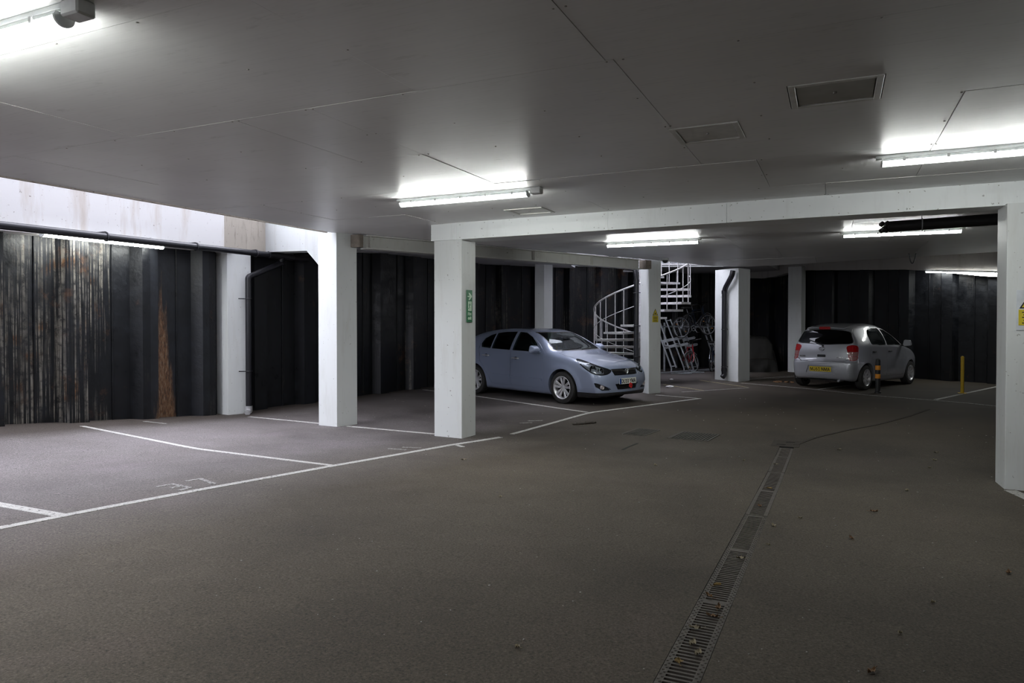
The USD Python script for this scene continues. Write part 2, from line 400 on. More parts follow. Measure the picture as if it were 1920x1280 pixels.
plain('clear_plastic', (.60, .63, .67), .25)
# ------------------------------------------------------------------ floor with its drain slot
DX0, DX1, DY1 = -.645, -.475, 9.55
def floor_mesh():
    xs = sorted(set(np.round(np.concatenate([np.linspace(-10.6, DX0, 26), [DX0, DX1], np.linspace(DX1, 7.5, 18)]), 4)))
    ys = sorted(set(np.round(np.concatenate([np.linspace(-6, 0, 6), np.linspace(0, DY1, 40), np.linspace(DY1, 13, 12), np.linspace(13, 26.5, 10)]), 4)))
    X, Y = np.meshgrid(xs, ys, indexing='ij')
    V = np.stack([X, Y, floor_z(X, Y)], -1).reshape(-1, 3)
    F = []
    for i in range(len(xs) - 1):
        for j in range(len(ys) - 1):
            if abs(xs[i] - DX0) < 1e-3 and -6 <= ys[j] and ys[j + 1] <= DY1 + 1e-3:
                continue
            a, b, c, d = i * len(ys) + j, (i + 1) * len(ys) + j, (i + 1) * len(ys) + j + 1, i * len(ys) + j + 1
            F.append((a, b, c, d))
    return V, np.array(F)
floor = thing('floor', 'dark grey asphalt floor of the underground car park', 'floor', kind='structure')
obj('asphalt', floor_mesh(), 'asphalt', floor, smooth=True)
# sides and bed of the drain slot
mb = MB()
ys = np.linspace(-6, DY1, 40)
for x, s in ((DX0, 1), (DX1, -1)):
    for a, b in zip(ys[:-1], ys[1:]):
        za, zb = floor_z(x, a), floor_z(x, b)
        q = np.array([(x, a, za), (x, b, zb), (x, b, zb - .16), (x, a, za - .16)])
        mb.add(q, [(0, 1, 2, 3) if s > 0 else (3, 2, 1, 0)])
for a, b in zip(ys[:-1], ys[1:]):
    mb.add([(DX0, a, floor_z(-.5, a) - .14), (DX1, a, floor_z(-.5, a) - .14), (DX1, b, floor_z(-.5, b) - .14), (DX0, b, floor_z(-.5, b) - .14)], [(0, 1, 2, 3)])
mb.add([(DX0, DY1, -.2), (DX1, DY1, -.2), (DX1, DY1, .02), (DX0, DY1, .02)], [(0, 1, 2, 3)])
mb.add([(-10.6, -6, -.25), (7.5, -6, -.25), (7.5, 26.5, -.25), (-10.6, 26.5, -.25)], [(0, 1, 2, 3)])
obj('drain_trench', mb, 'dark_void', floor, smooth=False)

def floor_strip(pts, w, h=.0035, step=.35):
    """a strip of road paint that follows the floor"""
    pts = [np.array(p, float) for p in pts]; L = []
    for a, b in zip(pts[:-1], pts[1:]):
        n = max(2, int(np.linalg.norm(b - a) / step))
        L += [a + (b - a) * t for t in np.linspace(0, 1, n, endpoint=False)]
    L.append(pts[-1]); L = np.array(L)
    t = np.gradient(L, axis=0); t /= np.linalg.norm(t, axis=1, keepdims=True)
    nrm = np.stack([-t[:, 1], t[:, 0]], 1) * w / 2
    A, B = L + nrm, L - nrm
    z = lambda P, e: np.column_stack([P, floor_z(P[:, 0], P[:, 1]) + e])
    V = np.vstack([z(A, h), z(B, h), z(A, -.002), z(B, -.002)]); n = len(L); F = []
    for i in range(n - 1):
        F += [(i, n + i, n + i + 1, i + 1), (n + i, 3 * n + i, 3 * n + i + 1, n + i + 1), (2 * n + i, i, i + 1, 2 * n + i + 1)]
    F += [(0, 2 * n, 3 * n, n), (n - 1, 2 * n - 1, 4 * n - 1, 3 * n - 1)]
    return V, np.array(F)
for pts, w, m in (
        ([(-5.29, .6), (-5.21, 2.88), (-5.14, 3.6), (-5.04, 4.4), (-4.80, 5.91), (-4.46, 7.8), (-4.19, 8.7)], .085, 'line_paint'),
        ([(-4.17, 9.02), (-3.95, 11.5), (-3.88, 11.85)], .075, 'line_paint'),
        ([(-3.88, 11.85), (-2.55, 14.86)], .08, 'line_paint'),
        ([(-2.56, 14.84), (-3.55, 15.15)], .07, 'line_paint'),
        ([(-9.2, 6.12), (-7.6, 6.05), (-4.80, 5.91)], .07, 'line_paint'),
        ([(-9.2, 3.25), (-5.16, 3.29)], .09, 'line_paint'),
        ([(-8.9, 8.78), (-7.2, 8.66)], .075, 'line_paint'),
        ([(-6.75, 8.62), (-5.1, 8.54)], .075, 'line_paint'),
        ([(-8.75, 14.0), (-7.04, 13.32), (-3.97, 11.77)], .075, 'line_paint'),
        ([(-2.21, 18.94), (-.77, 18.19), (.57, 17.1), (2.33, 16.26), (3.2, 15.5)], .075, 'line_paint_faint'),
        ([(1.87, 16.66), (3.75, 20.9)], .085, 'line_paint'),
        ([(-.41, 17.85), (.5, 19.9)], .08, 'line_paint_faint'),
        ([(-2.2, 20.3), (-.5, 23.0)], .08, 'line_paint_faint'),
        ([(-2.15, 20.1), (-.9, 21.9)], .05, 'line_paint_faint'),
        ([(-3.15, 16.0), (-1.9, 17.7)], .06, 'line_paint_faint'),
        ([(-3.95, 17.7), (-2.75, 16.55)], .07, 'line_paint_yellow'),
        ([(-3.35, 19.4), (-1.95, 17.85)], .07, 'line_paint_yellow'),
        ([(1.50, 7.93), (1.60, 7.45), (1.9, 6.6)], .11, 'line_paint'),
        ([(-9.3, 7.13), (-8.9, 7.18)], .06, 'line_paint_faint')):
    obj('painted_line', floor_strip(pts, w), m, floor, smooth=False)
def painted_stroke(pts, w, m):
    obj('painted_number', floor_strip(pts, w, .003), m, floor, smooth=False)
# the bay number 37, read from the aisle, and two numbers worn to scraps
def number_at(o, strokes, m='number_paint'):
    for s in strokes:
        painted_stroke([(o[0] - .07 + a, o[1] + b) for a, b in s], .048, m)
number_at((-5.10, 4.31), [[(-.29, 0), (-.28, .15), (-.15, .13), (-.02, .11), (0, -.02)], [(-.15, .13), (-.14, .02)]])
number_at((-5.06, 4.62), [[(-.33, -.01), (-.30, .13), (0, .02)]])
painted_stroke([(-4.99, 7.16), (-4.74, 7.2)], .05, 'line_paint_faint')
painted_stroke([(-4.90, 7.35), (-4.66, 7.40)], .05, 'line_paint_faint')
painted_stroke([(-4.52, 10.08), (-4.36, 10.2)], .05, 'line_paint_faint')
painted_stroke([(-4.5, 10.35), (-4.30, 10.5)], .05, 'line_paint_faint')
painted_stroke([(-4.40, 7.83), (-4.25, 7.73)], .06, 'line_paint')

# ------------------------------------------------------------------ ceiling: a slab with painted boards under it
ZC = 2.95
slab_poly = Polygon([(-6.95, -6.2), (-6.90, 8.45), (-6.62, 8.8), (-3.80, 14.95), (-2.72, 17.7), (-2.0, 18.2), (-.65, 17.75), (2.83, 16.26), (7.5, 14.25), (7.5, -6.2)])
obj('added_building', prism(slab_poly.buffer(.25, join_style=2), ZC + .36, 12.0), 'brick_dark', None, smooth=False, label='unseen dark brick mass added on the slab to hold back the sky', cat='added_building', kind='structure')  # mass out of view, added to cut the skylight on the capping
ceil = thing('ceiling', 'grey white painted board ceiling over the car park', 'ceiling', kind='structure')
obj('slab', prism(slab_poly, ZC + .028, ZC + .36), 'soffit_paint', ceil, smooth=False)
rnd = random.Random(4)
rows = [-6.2, -3.17, -1.85, -.52, .80, 2.12, 3.45, 4.78, 6.10, 7.42, 8.74]
cuts = {0: [-4.4, -2, .4, 2.8, 5.2], 1: [-5.6, -3.2, -.8, 1.6, 4], 2: [-4.4, -2, .4, 2.8, 5.2], 3: [-5.6, -3.2, -.8, 1.6, 4], 4: [-4.5, -2.02, .4, 2.8],
        5: [-4.6, -2.2, -1.07, 1.3, 3.7], 6: [-6.0, -3.61, -2.99, -1.03, 1.4, 3.8], 7: [-5.4, -3.0, -1.04, .67, 3.0], 8: [-6.0, -3.2, -.6, .66, 1.62, 4.0], 9: [-4.9, -2.5, -.1, 2.3, 4.7]}
far_rows = [8.74, 11.2, 13.6, 16.0, 18.4]
board_list = []
for k in range(len(rows) - 1):
    xs = [-7.0] + cuts[k] + [7.5]
    for a, b in zip(xs[:-1], xs[1:]):
        board_list.append((a, rows[k], b, rows[k + 1]))
for k in range(4):
    xs = [-7.0 + .6 * k, -4.6 + .6 * k, -2.2 + .6 * k, .2 + .6 * k, 2.6 + .6 * k, 5.0 + .6 * k, 7.5]
    for a, b in zip(xs[:-1], xs[1:]):
        board_list.append((a, far_rows[k], b, far_rows[k + 1]))
holes = [sbox(-.262, 4.262, .238, 4.73), sbox(-1.065, 4.872, -.595, 5.335), sbox(-3.63, 7.59, -3.12, 8.04)]
screws = MB()
for a, y0, b, y1 in board_list:
    g = sbox(a + .002, y0 + .002, b - .002, y1 - .002).intersection(slab_poly)
    for h in holes:
        g = g.difference(h)
    if g.is_empty:
        continue
    dz = rnd.uniform(-.002, .0025)
    for q in getattr(g, 'geoms', [g]):
        if q.area > .01:
            obj('ceiling_board', prism(q, ZC + dz, ZC + .030), 'ceiling_paint', ceil, smooth=False)
    if y0 > 1 and y1 < 9 and -6.6 < a and b < 3.5:
        for i in range(int((b - a) / .55) + 1):
            x = a + .03 + i * (b - a - .06) / max(1, int((b - a) / .55))
            for yy in (y0 + .02, (y0 + y1) / 2):
                if rnd.random() < .75:
                    screws.add(*lathe([(0, -.004), (.006, -.003), (.007, 0.002)], 6)); screws.v[-1] += (x + rnd.uniform(-.02, .02), yy, ZC)
obj('screw_heads', screws, 'screw', ceil, smooth=True, kind='stuff')
# strip of packing along the left edge of the slab
obj('edge_trim', MB().box((-6.945, 1.1, ZC + .012), (.03, 14.6, .045)), 'cap_bare', ceil, smooth=False)

def access_hatch(x0, y0, x1, y1, label, tone='access_panel'):
    c = ((x0 + x1) / 2, (y0 + y1) / 2)
    t = thing('access_hatch', label, 'hatch', (c[0], c[1], ZC), group=None)
    w, d = x1 - x0, y1 - y0
    f = MB()
    for s in (-1, 1):
        f.box((s * (w / 2 - .018), 0, .002), (.036, d, .016), ch=.002)
        f.box((0, s * (d / 2 - .018), .002), (w - .072, .036, .016), ch=.002)
    obj('frame', f, 'access_frame', t, smooth=False)
    obj('panel', MB().box((0, 0, .008), (w - .084, d - .084, .010), ch=.001), tone, t, smooth=False)
    obj('lock', MB().add(*lathe([(0, -.006), (.010, -.005), (.011, .004)], 12)), 'screw', t)
    t.GetPrim().GetAttribute('xformOp:translate')
access_hatch(-.255, 4.265, .232, 4.725, 'framed access hatch in the ceiling at upper right, the larger and nearest one')
access_hatch(-1.06, 4.876, -.60, 5.33, 'flush access hatch in the ceiling beside the long joint, middle of the three', 'access_frame')
access_hatch(-3.62, 7.60, -3.13, 8.03, 'small access hatch in the ceiling just before the white beam, behind the tube light', 'access_frame')

# ------------------------------------------------------------------ columns (parallelogram plan from three base corners)
def column(name, A, B, C, z1, label, mat_='white_paint', z0=None, group=None):
    A, B, C = (np.array(p, float) for p in (A, B, C)); D = A + C - B
    q = Polygon([A, B, C, D]).buffer(-.012, join_style=2).buffer(.012, quad_segs=2)
    zb = min(float(floor_z(*p)) for p in (A, B, C, D)) - .03 if z0 is None else z0
    return obj('column', prism(q, zb, z1), mat_, None, smooth=25, label=label, cat='column', kind='structure')
column('c', (-5.068, 8.387), (-4.61, 8.353), (-4.60, 8.74), 2.73, 'white square column with the green exit sign, under the end of the beam')
column('c', (-7.206, 8.507), (-6.84, 8.496), (-6.75, 8.88), 2.955, 'white column with a haunched beam running to the black wall')
column('c', (1.87, 7.97), (1.462, 7.98), (1.455, 8.37), 2.73, 'white column at the right edge under the beam')
column('c', (-4.01, 15.59), (-3.752, 15.328), (-3.56, 15.66), 2.955, 'white column right in front of the silver hatchback, with a yellow camera sign')
column('c', (-3.016, 19.83), (-2.325, 19.234), (-2.10, 19.85), 3.0, 'wide white pier with a black downpipe, beside the bicycles')
column('c', (-1.37, 23.68), (-.97, 23.50), (-.86, 23.80), 3.3, 'narrow white column far behind, left of the small hatchback')
column('c', (-9.80, 8.86), (-9.40, 8.80), (-9.26, 9.20), 2.80, 'white pier on the black wall with a downpipe down its side')
column('c', (-7.33, 17.27), (-7.08, 17.38), (-6.93, 17.67), 3.16, 'white pier on the black wall behind the silver hatchback', z0=-.03)

# ------------------------------------------------------------------ white beam, cased in boards
def yb(x): return 8.36 - .045 * (x + 5.1)
beam = thing('beam', 'long white boxed beam crossing the car park between two columns', 'beam', kind='structure')
joints = [-5.10, -4.68, -2.52, -1.12, .62, 2.2, 4.6, 7.5]
scr = MB()
ZB = 2.725
for a, b in zip(joints[:-1], joints[1:]):
    g = .003
    p = [(a + g, yb(a), ZB), (b - g, yb(b), ZB), (b - g, yb(b) + .02, ZB), (a + g, yb(a) + .02, ZB)]
    u = [(x, y, ZC - .004) for x, y, z in p]
    obj('casing_board', hexa(p, u), 'beam_paint', beam, smooth=False)
    p = [(a + g, yb(a) + .022, ZB), (b - g, yb(b) + .022, ZB), (b - g, yb(b) + .40, ZB), (a + g, yb(a) + .40, ZB)]
    u = [(x, y, ZB + .02) for x, y, z in p]
    obj('soffit_board', hexa(p, u), 'beam_paint', beam, smooth=False)
    n = int((b - a) / .42)
    for i in range(n):
        x = a + .05 + (b - a - .1) * i / max(1, n - 1)
        for zz in (ZB + .025, ZC - .03):
            scr.box((x, yb(x) - .001, zz), (.009, .004, .009))
p = [(-5.10, yb(-5.1) + .004, ZB + .004), (7.5, yb(7.5) + .004, ZB + .004), (7.5, yb(7.5) + .40, ZB + .004), (-5.10, yb(-5.1) + .40, ZB + .004)]
obj('core', hexa(p, [(x, y, ZC + .02) for x, y, z in p]), 'beam_paint', beam, smooth=False)
obj('screw_heads', scr, 'screw', beam, smooth=False, kind='stuff')

# haunched beam from the column to the wall, running askew to the capping
hA, hB = np.array([-6.95, 8.50]), np.array([-9.45, 9.645]); hd_ = (hB - hA) / np.linalg.norm(hB - hA); hn = np.array([-hd_[1], hd_[0]]) * -1
hL = np.linalg.norm(hB - hA)
hb = [(0, 2.40), (.27, 2.40), (.86, 2.745), (hL, 2.86), (hL, 3.55), (0, 3.55)]
m = trimesh.creation.extrude_polygon(Polygon(hb), .36, engine='earcut'); v = np.array(m.vertices)
if hn[1] < 0: hn = -hn
pt = hA + np.outer(v[:, 0], hd_) + np.outer(v[:, 2], hn)
obj('beam', (np.column_stack([pt, v[:, 1]]), np.vstack([m.faces, m.faces[:, ::-1]])), 'white_paint', None, smooth=False, label='white haunched beam from the column to the concrete capping over the black wall', cat='beam', kind='structure')

# ------------------------------------------------------------------ sheet pile wall, its capping and the soffit over the far bays
WALL = [((-9.62, -4.0), 2.74), ((-9.62, 5.2), 2.74), ((-9.62, 9.2), 2.80), ((-9.35, 10.9), 2.96), ((-9.22, 12.6), 3.10), ((-8.92, 14.9), 3.17), ((-8.55, 16.7), 3.17), ((-7.6, 18.05), 3.17),
        ((-5.85, 20.5), 3.20), ((-5.55, 22.6), 3.40), ((-4.7, 24.5), 3.45), ((-3.2, 25.2), 3.1), ((-2.0, 24.7), 3.0), ((-.95, 23.98), 3.2), ((2.0, 22.4), 3.03), ((3.75, 21.4), 2.71), ((7.5, 19.4), 2.65)]
WP = np.array([p for p, z in WALL]); WZ = np.array([z for p, z in WALL])
WS = np.concatenate([[0], np.cumsum(np.linalg.norm(np.diff(WP, axis=0), axis=1))])
def wall_at(s):
    return np.array([np.interp(s, WS, WP[:, 0]), np.interp(s, WS, WP[:, 1])]), float(np.interp(s, WS, WZ))
def wall_frame(s, e=.35):
    a, b = wall_at(max(0, s - e))[0], wall_at(min(WS[-1], s + e))[0]
    t = (b - a) / np.linalg.norm(b - a)
    return wall_at(s)[0], t, np.array([t[1], -t[0]])      # inward normal is to the right of travel
wall = thing('wall_left', 'black steel sheet pile retaining wall streaked with lime and rust', 'wall', kind='structure')
PITCH_P, DEPTH = 1.11, .085
# half-pile profile along s (fraction of the pitch) and depth
prof = [(0.0, -1), (.28, -1), (.36, 1), (.48, 1), (.60, 1), (.68, -1), (1.0, -1)]
s0 = 10.897 - 7 * PITCH_P
npile = int((WS[-1] - s0) / PITCH_P)
ridge = []
for k in range(npile):
    base = s0 + k * PITCH_P
    for h in (0, 1):
        seg = prof[:4] if h == 0 else prof[3:]
        fr, bk, top = [], [], []
        for u, d in seg:
            s = min(WS[-1], base + u * PITCH_P)
            c, t, n = wall_frame(s)
            fr.append(c + n * DEPTH * d); bk.append(c + n * (DEPTH * d - .014)); top.append(wall_at(s)[1] + .03)
        n_ = len(seg)
        V = [(*p, -.12) for p in fr] + [(*p, z) for p, z in zip(fr, top)] + [(*p, -.12) for p in bk] + [(*p, z) for p, z in zip(bk, top)]
        F = []
        for i in range(n_ - 1):
            F += [(i, i + 1, n_ + i + 1, n_ + i), (2 * n_ + i + 1, 2 * n_ + i, 3 * n_ + i, 3 * n_ + i + 1), (n_ + i, n_ + i + 1, 3 * n_ + i + 1, 3 * n_ + i)]
        F += [(0, n_, 3 * n_, 2 * n_), (n_ - 1, 2 * n_ + n_ - 1, 3 * n_ + n_ - 1, n_ + n_ - 1)]
        mid = wall_at(base + (.25 if h == 0 else .75) * PITCH_P)[0]
        y, x = mid[1], mid[0]
        if x < -9 and y < 6.75: mm = 'pile_limed'
        elif x < -9 and 7.4 < y < 8.3: mm = 'pile_rusted'
        elif x > -1.5: mm = 'pile_black'
        elif x > -6.0 and x < -4.4: mm = 'pile_streaky'
        elif x > -9 and y > 16: mm = 'pile_streaky'
        else: mm = 'pile_black' if rnd.random() < .55 else 'pile_streaky'
        obj('sheet_pile', (np.array(V), np.array(F)), mm, wall, smooth=False)
        c, t, n = wall_frame(base + .02 * PITCH_P)
        if h == 1:                                          # the interlock down the middle of the recess
            ridge.append((c - n * (DEPTH - .004), wall_at(base + .02 * PITCH_P)[1], h))
# clutches between the piles
for c, z, h in ridge:
    obj('clutch', MB().tube([(*c, -.1), (*c, z)], .016, 6), 'pile_black', wall, smooth=True)

# backing earth so that nothing shows through
def wall_band(s_a, s_b, off_in, off_out, z0, z1, step=.5):
    """a solid ribbon along the wall; z0, z1 are numbers or functions of s"""
    S = np.linspace(s_a, s_b, max(2, int((s_b - s_a) / step) + 1)); R = []
    for s in S:
        c, t, n = wall_frame(s)
        a, b = c + n * off_in, c + n * off_out
        lo = z0(s) if callable(z0) else z0
        hi = z1(s) if callable(z1) else z1
        R.append([(*a, lo), (*b, lo), (*b, hi), (*a, hi)])
    V = np.array(R).reshape(-1, 3); F = []
    for i in range(len(S) - 1):
        for q in range(4):
            w = (q + 1) % 4
            F.append((i * 4 + q, i * 4 + w, i * 4 + 4 + w, i * 4 + 4 + q))
    F.append((0, 3, 2, 1)); e = (len(S) - 1) * 4; F.append((e, e + 1, e + 2, e + 3))
    return V, np.array(F)[:, ::-1]
ztop = lambda s: wall_at(s)[1]
obj('earth_backing', wall_band(0, WS[-1], -.30, -.9, -.2, 3.3), 'dark_void', wall, smooth=False)
def s_near(x, y):
    S = np.linspace(0, WS[-1], 2000); P = np.array([wall_at(s)[0] for s in S])
    return S[np.argmin(((P - (x, y)) ** 2).sum(1))]
sA = s_near(-9.6, 8.70); sB = s_near(-9.55, 9.72); sC = s_near(-8.6, 16.5); sD = s_near(-6.9, 19.0); sE = s_near(-4.0, 24.9); sU = s_near(-1.2, 23.9)
cap = thing('trim_1', 'rendered concrete capping beam along the top of the black wall', 'capping beam', kind='structure')
CAPF = .26
obj('rendered_face', wall_band(0, sA, CAPF, -.5, ztop, 3.72), 'cap_paint', cap, smooth=False)
obj('bare_patch', wall_band(sA, sB, CAPF + .004, -.5, ztop, 3.72), 'cap_bare', cap, smooth=False, label='unpainted weathered patch of concrete')
obj('bay_face', wall_band(sB, sC, CAPF, -.5, ztop, 3.72), 'soffit_paint', cap, smooth=False)
obj('stair_face', wall_band(sC, sE, .17, -.5, ztop, 4.3), 'white_paint', cap, smooth=False, label='white painted capping around the stair well')
obj('far_face', wall_band(sE, WS[-1], .20, -.5, ztop, 3.75), 'cap_dim', cap, smooth=False)

# concrete soffit beyond the steel edge beam, up to the wall, with the stair well left open
edge = np.array([(-9.48, 10.12), (-7.05, 9.02), (-5.35, 12.9)])
wl = np.array([wall_at(s)[0] for s in np.linspace(s_near(-9.5, 10.2), s_near(-6.9, 19.1), 14)])
sof = Polygon(np.vstack([edge, [(-5.4, 15.2), (-6.2, 16.8), (-6.6, 18.2), (-6.75, 18.9)], wl[::-1]])).buffer(0)
obj('ceiling_soffit', prism(sof, 3.12, 3.5), 'soffit_paint', None, smooth=False, label='grey concrete soffit over the bays between the steel beam and the black wall', cat='soffit', kind='structure')
sof2 = Polygon([(-5.75, 20.15), (-3.0, 21.35), (-2.75, 18.4), (-2.0, 18.3), (-1.6, 25.6), (-3.2, 25.9), (-4.9, 25.2), (-5.9, 22.7)])
obj('ceiling_soffit', prism(sof2, 3.24, 3.6), 'soffit_paint', None, smooth=False, label='low dark soffit over the bicycles behind the spiral stairs', cat='soffit', kind='structure')
up_ = np.array([(-5.75, 20.15), (-3.0, 21.35)])
obj('wall_stairwell', hexa([(*up_[0], 3.20), (*up_[1], 3.20), (up_[1][0] - .05, up_[1][1] + .12, 3.20), (up_[0][0] - .05, up_[0][1] + .12, 3.20)], [(*up_[0], 5.2), (*up_[1], 5.2), (up_[1][0] - .05, up_[1][1] + .12, 5.2), (up_[0][0] - .05, up_[0][1] + .12, 5.2)]), 'white_paint', None, smooth=False, label='white rendered upstand on the far side of the stair well', cat='wall', kind='structure')
obj('added_building', wall_band(sC, sE, .10, -.5, 4.3, 7.5), 'brick_dark', None, smooth=False, label='unseen dark brick mass added above the retaining wall to block the sky', cat='added_building', kind='structure')  # added out of view so that the windscreen mirrors no sky
obj('added_building', prism(sof.buffer(-.5), 3.5, 5.0), 'brick_dark', None, smooth=False, label='unseen dark brick mass added on the soffit to narrow the sky', cat='added_building', kind='structure')  # out of view, added to deepen and dim the stair well
obj('added_building', prism(sof2.buffer(-.2), 3.6, 11.0), 'brick_dark', None, smooth=False, label='unseen dark brick mass added over the bicycles to narrow the sky', cat='added_building', kind='structure')  # unseen mass, added to shade the stair well from behind
# unseen roof, added to keep sky light off the corner behind the small hatchback
roof2 = Polygon([(-1.9, 18.22), (-.65, 17.8), (2.83, 16.3), (7.5, 14.3), (8.2, 19.6), (3.9, 22.0), (-.9, 24.9), (-1.65, 25.6)])
obj('unseen_roof', prism(roof2, 3.62, 3.8), 'cap_dim', None, smooth=False, label='unseen high roof slab added over the far corner to shut out the sky', cat='roof', kind='structure')
# remaining sides of the hall
obj('wall_right', MB().box((7.4, 6.5, 1.7), (.2, 26, 4.2)), 'white_paint', None, smooth=False, label='white side wall out of the picture on the right', cat='wall', kind='structure')
obj('wall_back', MB().box((-1.5, -6.1, 1.7), (18.4, .2, 4.2)), 'white_paint', None, smooth=False, label='white end wall behind the viewer', cat='wall', kind='structure')

# ------------------------------------------------------------------ steel edge beam from column to column
def ibeam(a, b, z0, z1, w=.17, tf=.02, tw=.012):
    a, b = np.array(a, float), np.array(b, float); L = np.linalg.norm(b - a); t = (b - a) / L
    R = np.column_stack([(*t, 0), (-t[1], t[0], 0), (0, 0, 1)]); c = (a + b) / 2
    return R, c, L
steel = thing('steel_beam', 'grey painted steel I-beam along the slab edge behind the columns', 'beam', kind='structure')
R, c, L = ibeam((-6.68, 8.95), (-3.93, 15.1), 2.74, 2.95)
zc = (2.735 + 2.955) / 2
obj('web', MB().box((*c, zc), (L, .014, .20), R), 'steel_paint', steel, smooth=False)
obj('lower_flange', MB().box((*c, 2.745), (L, .19, .022), R, ch=.003), 'steel_paint', steel, smooth=False)
obj('upper_flange', MB().box((*c, 2.942), (L, .19, .018), R, ch=.003), 'steel_paint', steel, smooth=False)
for u in (-.488, .03, .27):
    q = np.array([*c, zc]) + R[:, 0] * u * L
    obj('stiffener', MB().box(q, (.014, .17, .185), R), 'steel_paint', steel, smooth=False)
obj('steel_cleat', MB().box((-6.69, 8.80, 2.845), (.17, .10, .19), ch=.004), 'cleat_brown', None, smooth=False, label='small brown concrete block in the top corner of the haunched column', cat='block', kind='structure')
obj('steel_cleat', MB().box((-3.80, 15.20, 2.845), (.22, .16, .19), rz(-35), ch=.004), 'cleat_brown', None, smooth=False, label='small brown concrete block at the top of the column by the stairs', cat='block', kind='structure')
# ------------------------------------------------------------------ tube lights
def tube_light(loc, rot, label, L=1.5, tail=None, group=None, tilt=0.0, glow='lamp_glow'):
    """a batten: grey base on the ceiling, glowing diffuser below it, end caps, clips; x along the tube, z down from the fixing plane"""
    t = thing('tube_light', label, 'light fitting', loc, rot, group)
    if tilt:
        o = t.GetAttribute('xformOpOrder'); a = UsdGeom.Xformable(t).AddRotateYOp(); a.Set(tilt)
    b = MB().box((0, 0, -.014), (L + .10, .060, .028), ch=.004)
    b.add(*hexa([(-L / 2, -.030, -.028), (L / 2, -.030, -.028), (L / 2, .030, -.028), (-L / 2, .030, -.028)],
                [(-L / 2, -.040, -.050), (L / 2, -.040, -.050), (L / 2, .040, -.050), (-L / 2, .040, -.050)]))
    obj('housing', b, 'lamp_body', t)
    a = np.linspace(0, math.pi, 13)
    pr = [(.042 * math.cos(q), -.052 - .037 * math.sin(q)) for q in a]
    g = trimesh.creation.extrude_polygon(Polygon(pr), L, engine='earcut')
    v = np.array(g.vertices); v = np.column_stack([v[:, 2] - L / 2, v[:, 0], v[:, 1]])
    obj('diffuser', (v, g.faces), glow, t, smooth=40)
    pr2 = [(.045 * math.cos(q), -.048 - .043 * math.sin(q)) for q in a]
    for s in (-1, 1):
        g = trimesh.creation.extrude_polygon(Polygon(pr2), .012, engine='earcut')
        v = np.array(g.vertices); v = np.column_stack([v[:, 2] - .006 + s * (L / 2 + .007), v[:, 0], v[:, 1]])
        obj('end_cap', (v, g.faces), 'lamp_body', t, smooth=40)
    for k in range(5):
        x = -L / 2 + L * (k + .5) / 5
        for s in (-1, 1):
            obj('clip', MB().box((x, s * .042, -.046), (.022, .008, .028), ch=.002), 'lamp_grey', t)
    if tail:
        obj('junction_box', MB().box((tail * (L / 2 + .10), 0, -.034), (.11, .085, .066), ch=.008), 'lamp_body', t)
        obj('cable_gland', MB().tube([(tail * (L / 2 + .035), 0, -.036), (tail * (L / 2 + .06), 0, -.036)], .016, 10), 'lamp_grey', t)
    return t
tube_light((-3.555, 6.445, ZC), -.5, 'tube light on the ceiling in front of the long white beam, above the exit-sign column', 1.5, 1)
tube_light((1.085, 6.38, ZC), -.5, 'tube light on the ceiling cut by the right edge of the photo', glow='lamp_glow_dim')
tube_light((-3.71, 1.90, ZC), 0, 'nearest tube light with a white junction box, top left corner of the ceiling', 1.5, 1)
tube_light((-2.77, 11.51, ZC), .8, 'tube light on the far ceiling beyond the beam, above the bicycles')
tube_light((.85, 11.65, ZC), 1.5, 'tube light on the far ceiling partly hidden by a black lagged pipe', glow='lamp_glow_dim')
tube_light((-9.32, 6.58, 2.795), 90, 'long tube light under the capping of the lime-streaked black wall', 1.78, glow='lamp_glow_dim')
tube_light((3.02, 21.50, 2.93), -30.6, 'tube light along the top of the dark far wall, behind the yellow post', 1.85, tilt=4.5, glow='lamp_glow_dim')

tube_light((-3.71, -2.6, ZC), 0, 'unseen tube light added behind the viewer to brighten the foreground')  # out of view, added to lift the foreground floor and ceiling
# ------------------------------------------------------------------ black pipes
gut = thing('gutter_pipe', 'long black drain pipe slung along the capping of the left wall', 'pipe', (0, 0, 0))
gp = [(-9.15, -1.0, 2.755), (-9.15, 5.2, 2.775), (-9.15, 9.0, 2.79), (-9.15, 9.65, 2.79)]
obj('pipe', MB().tube(gp, .050, 14), 'black_pipe', gut)
obj('tee', MB().tube([(-9.15, 9.5, 2.79), (-9.14, 10.1, 2.79)], .062, 14).tube([(-9.15, 9.82, 2.78), (-9.15, 9.82, 2.685)], .062, 14), 'black_pipe', gut)
obj('stub', MB().tube(bend([(-9.14, 10.08, 2.79), (-9.08, 10.25, 2.78), (-9.03, 10.40, 2.80)], .1), .05, 12), 'black_pipe', gut)
for y in (4.3, 6.45, 7.95, 9.2):
    k = MB().tube([(-9.15 + .058 * math.cos(a), y, 2.775 + (y - 5.2) * .004 + .058 * math.sin(a)) for a in np.linspace(0, 2 * math.pi, 17)[:-1]], .010, 6, closed=True)
    k.box((-9.26, y, 2.845), (.20, .022, .02))
    obj('pipe_bracket', k, 'black_pipe', gut)

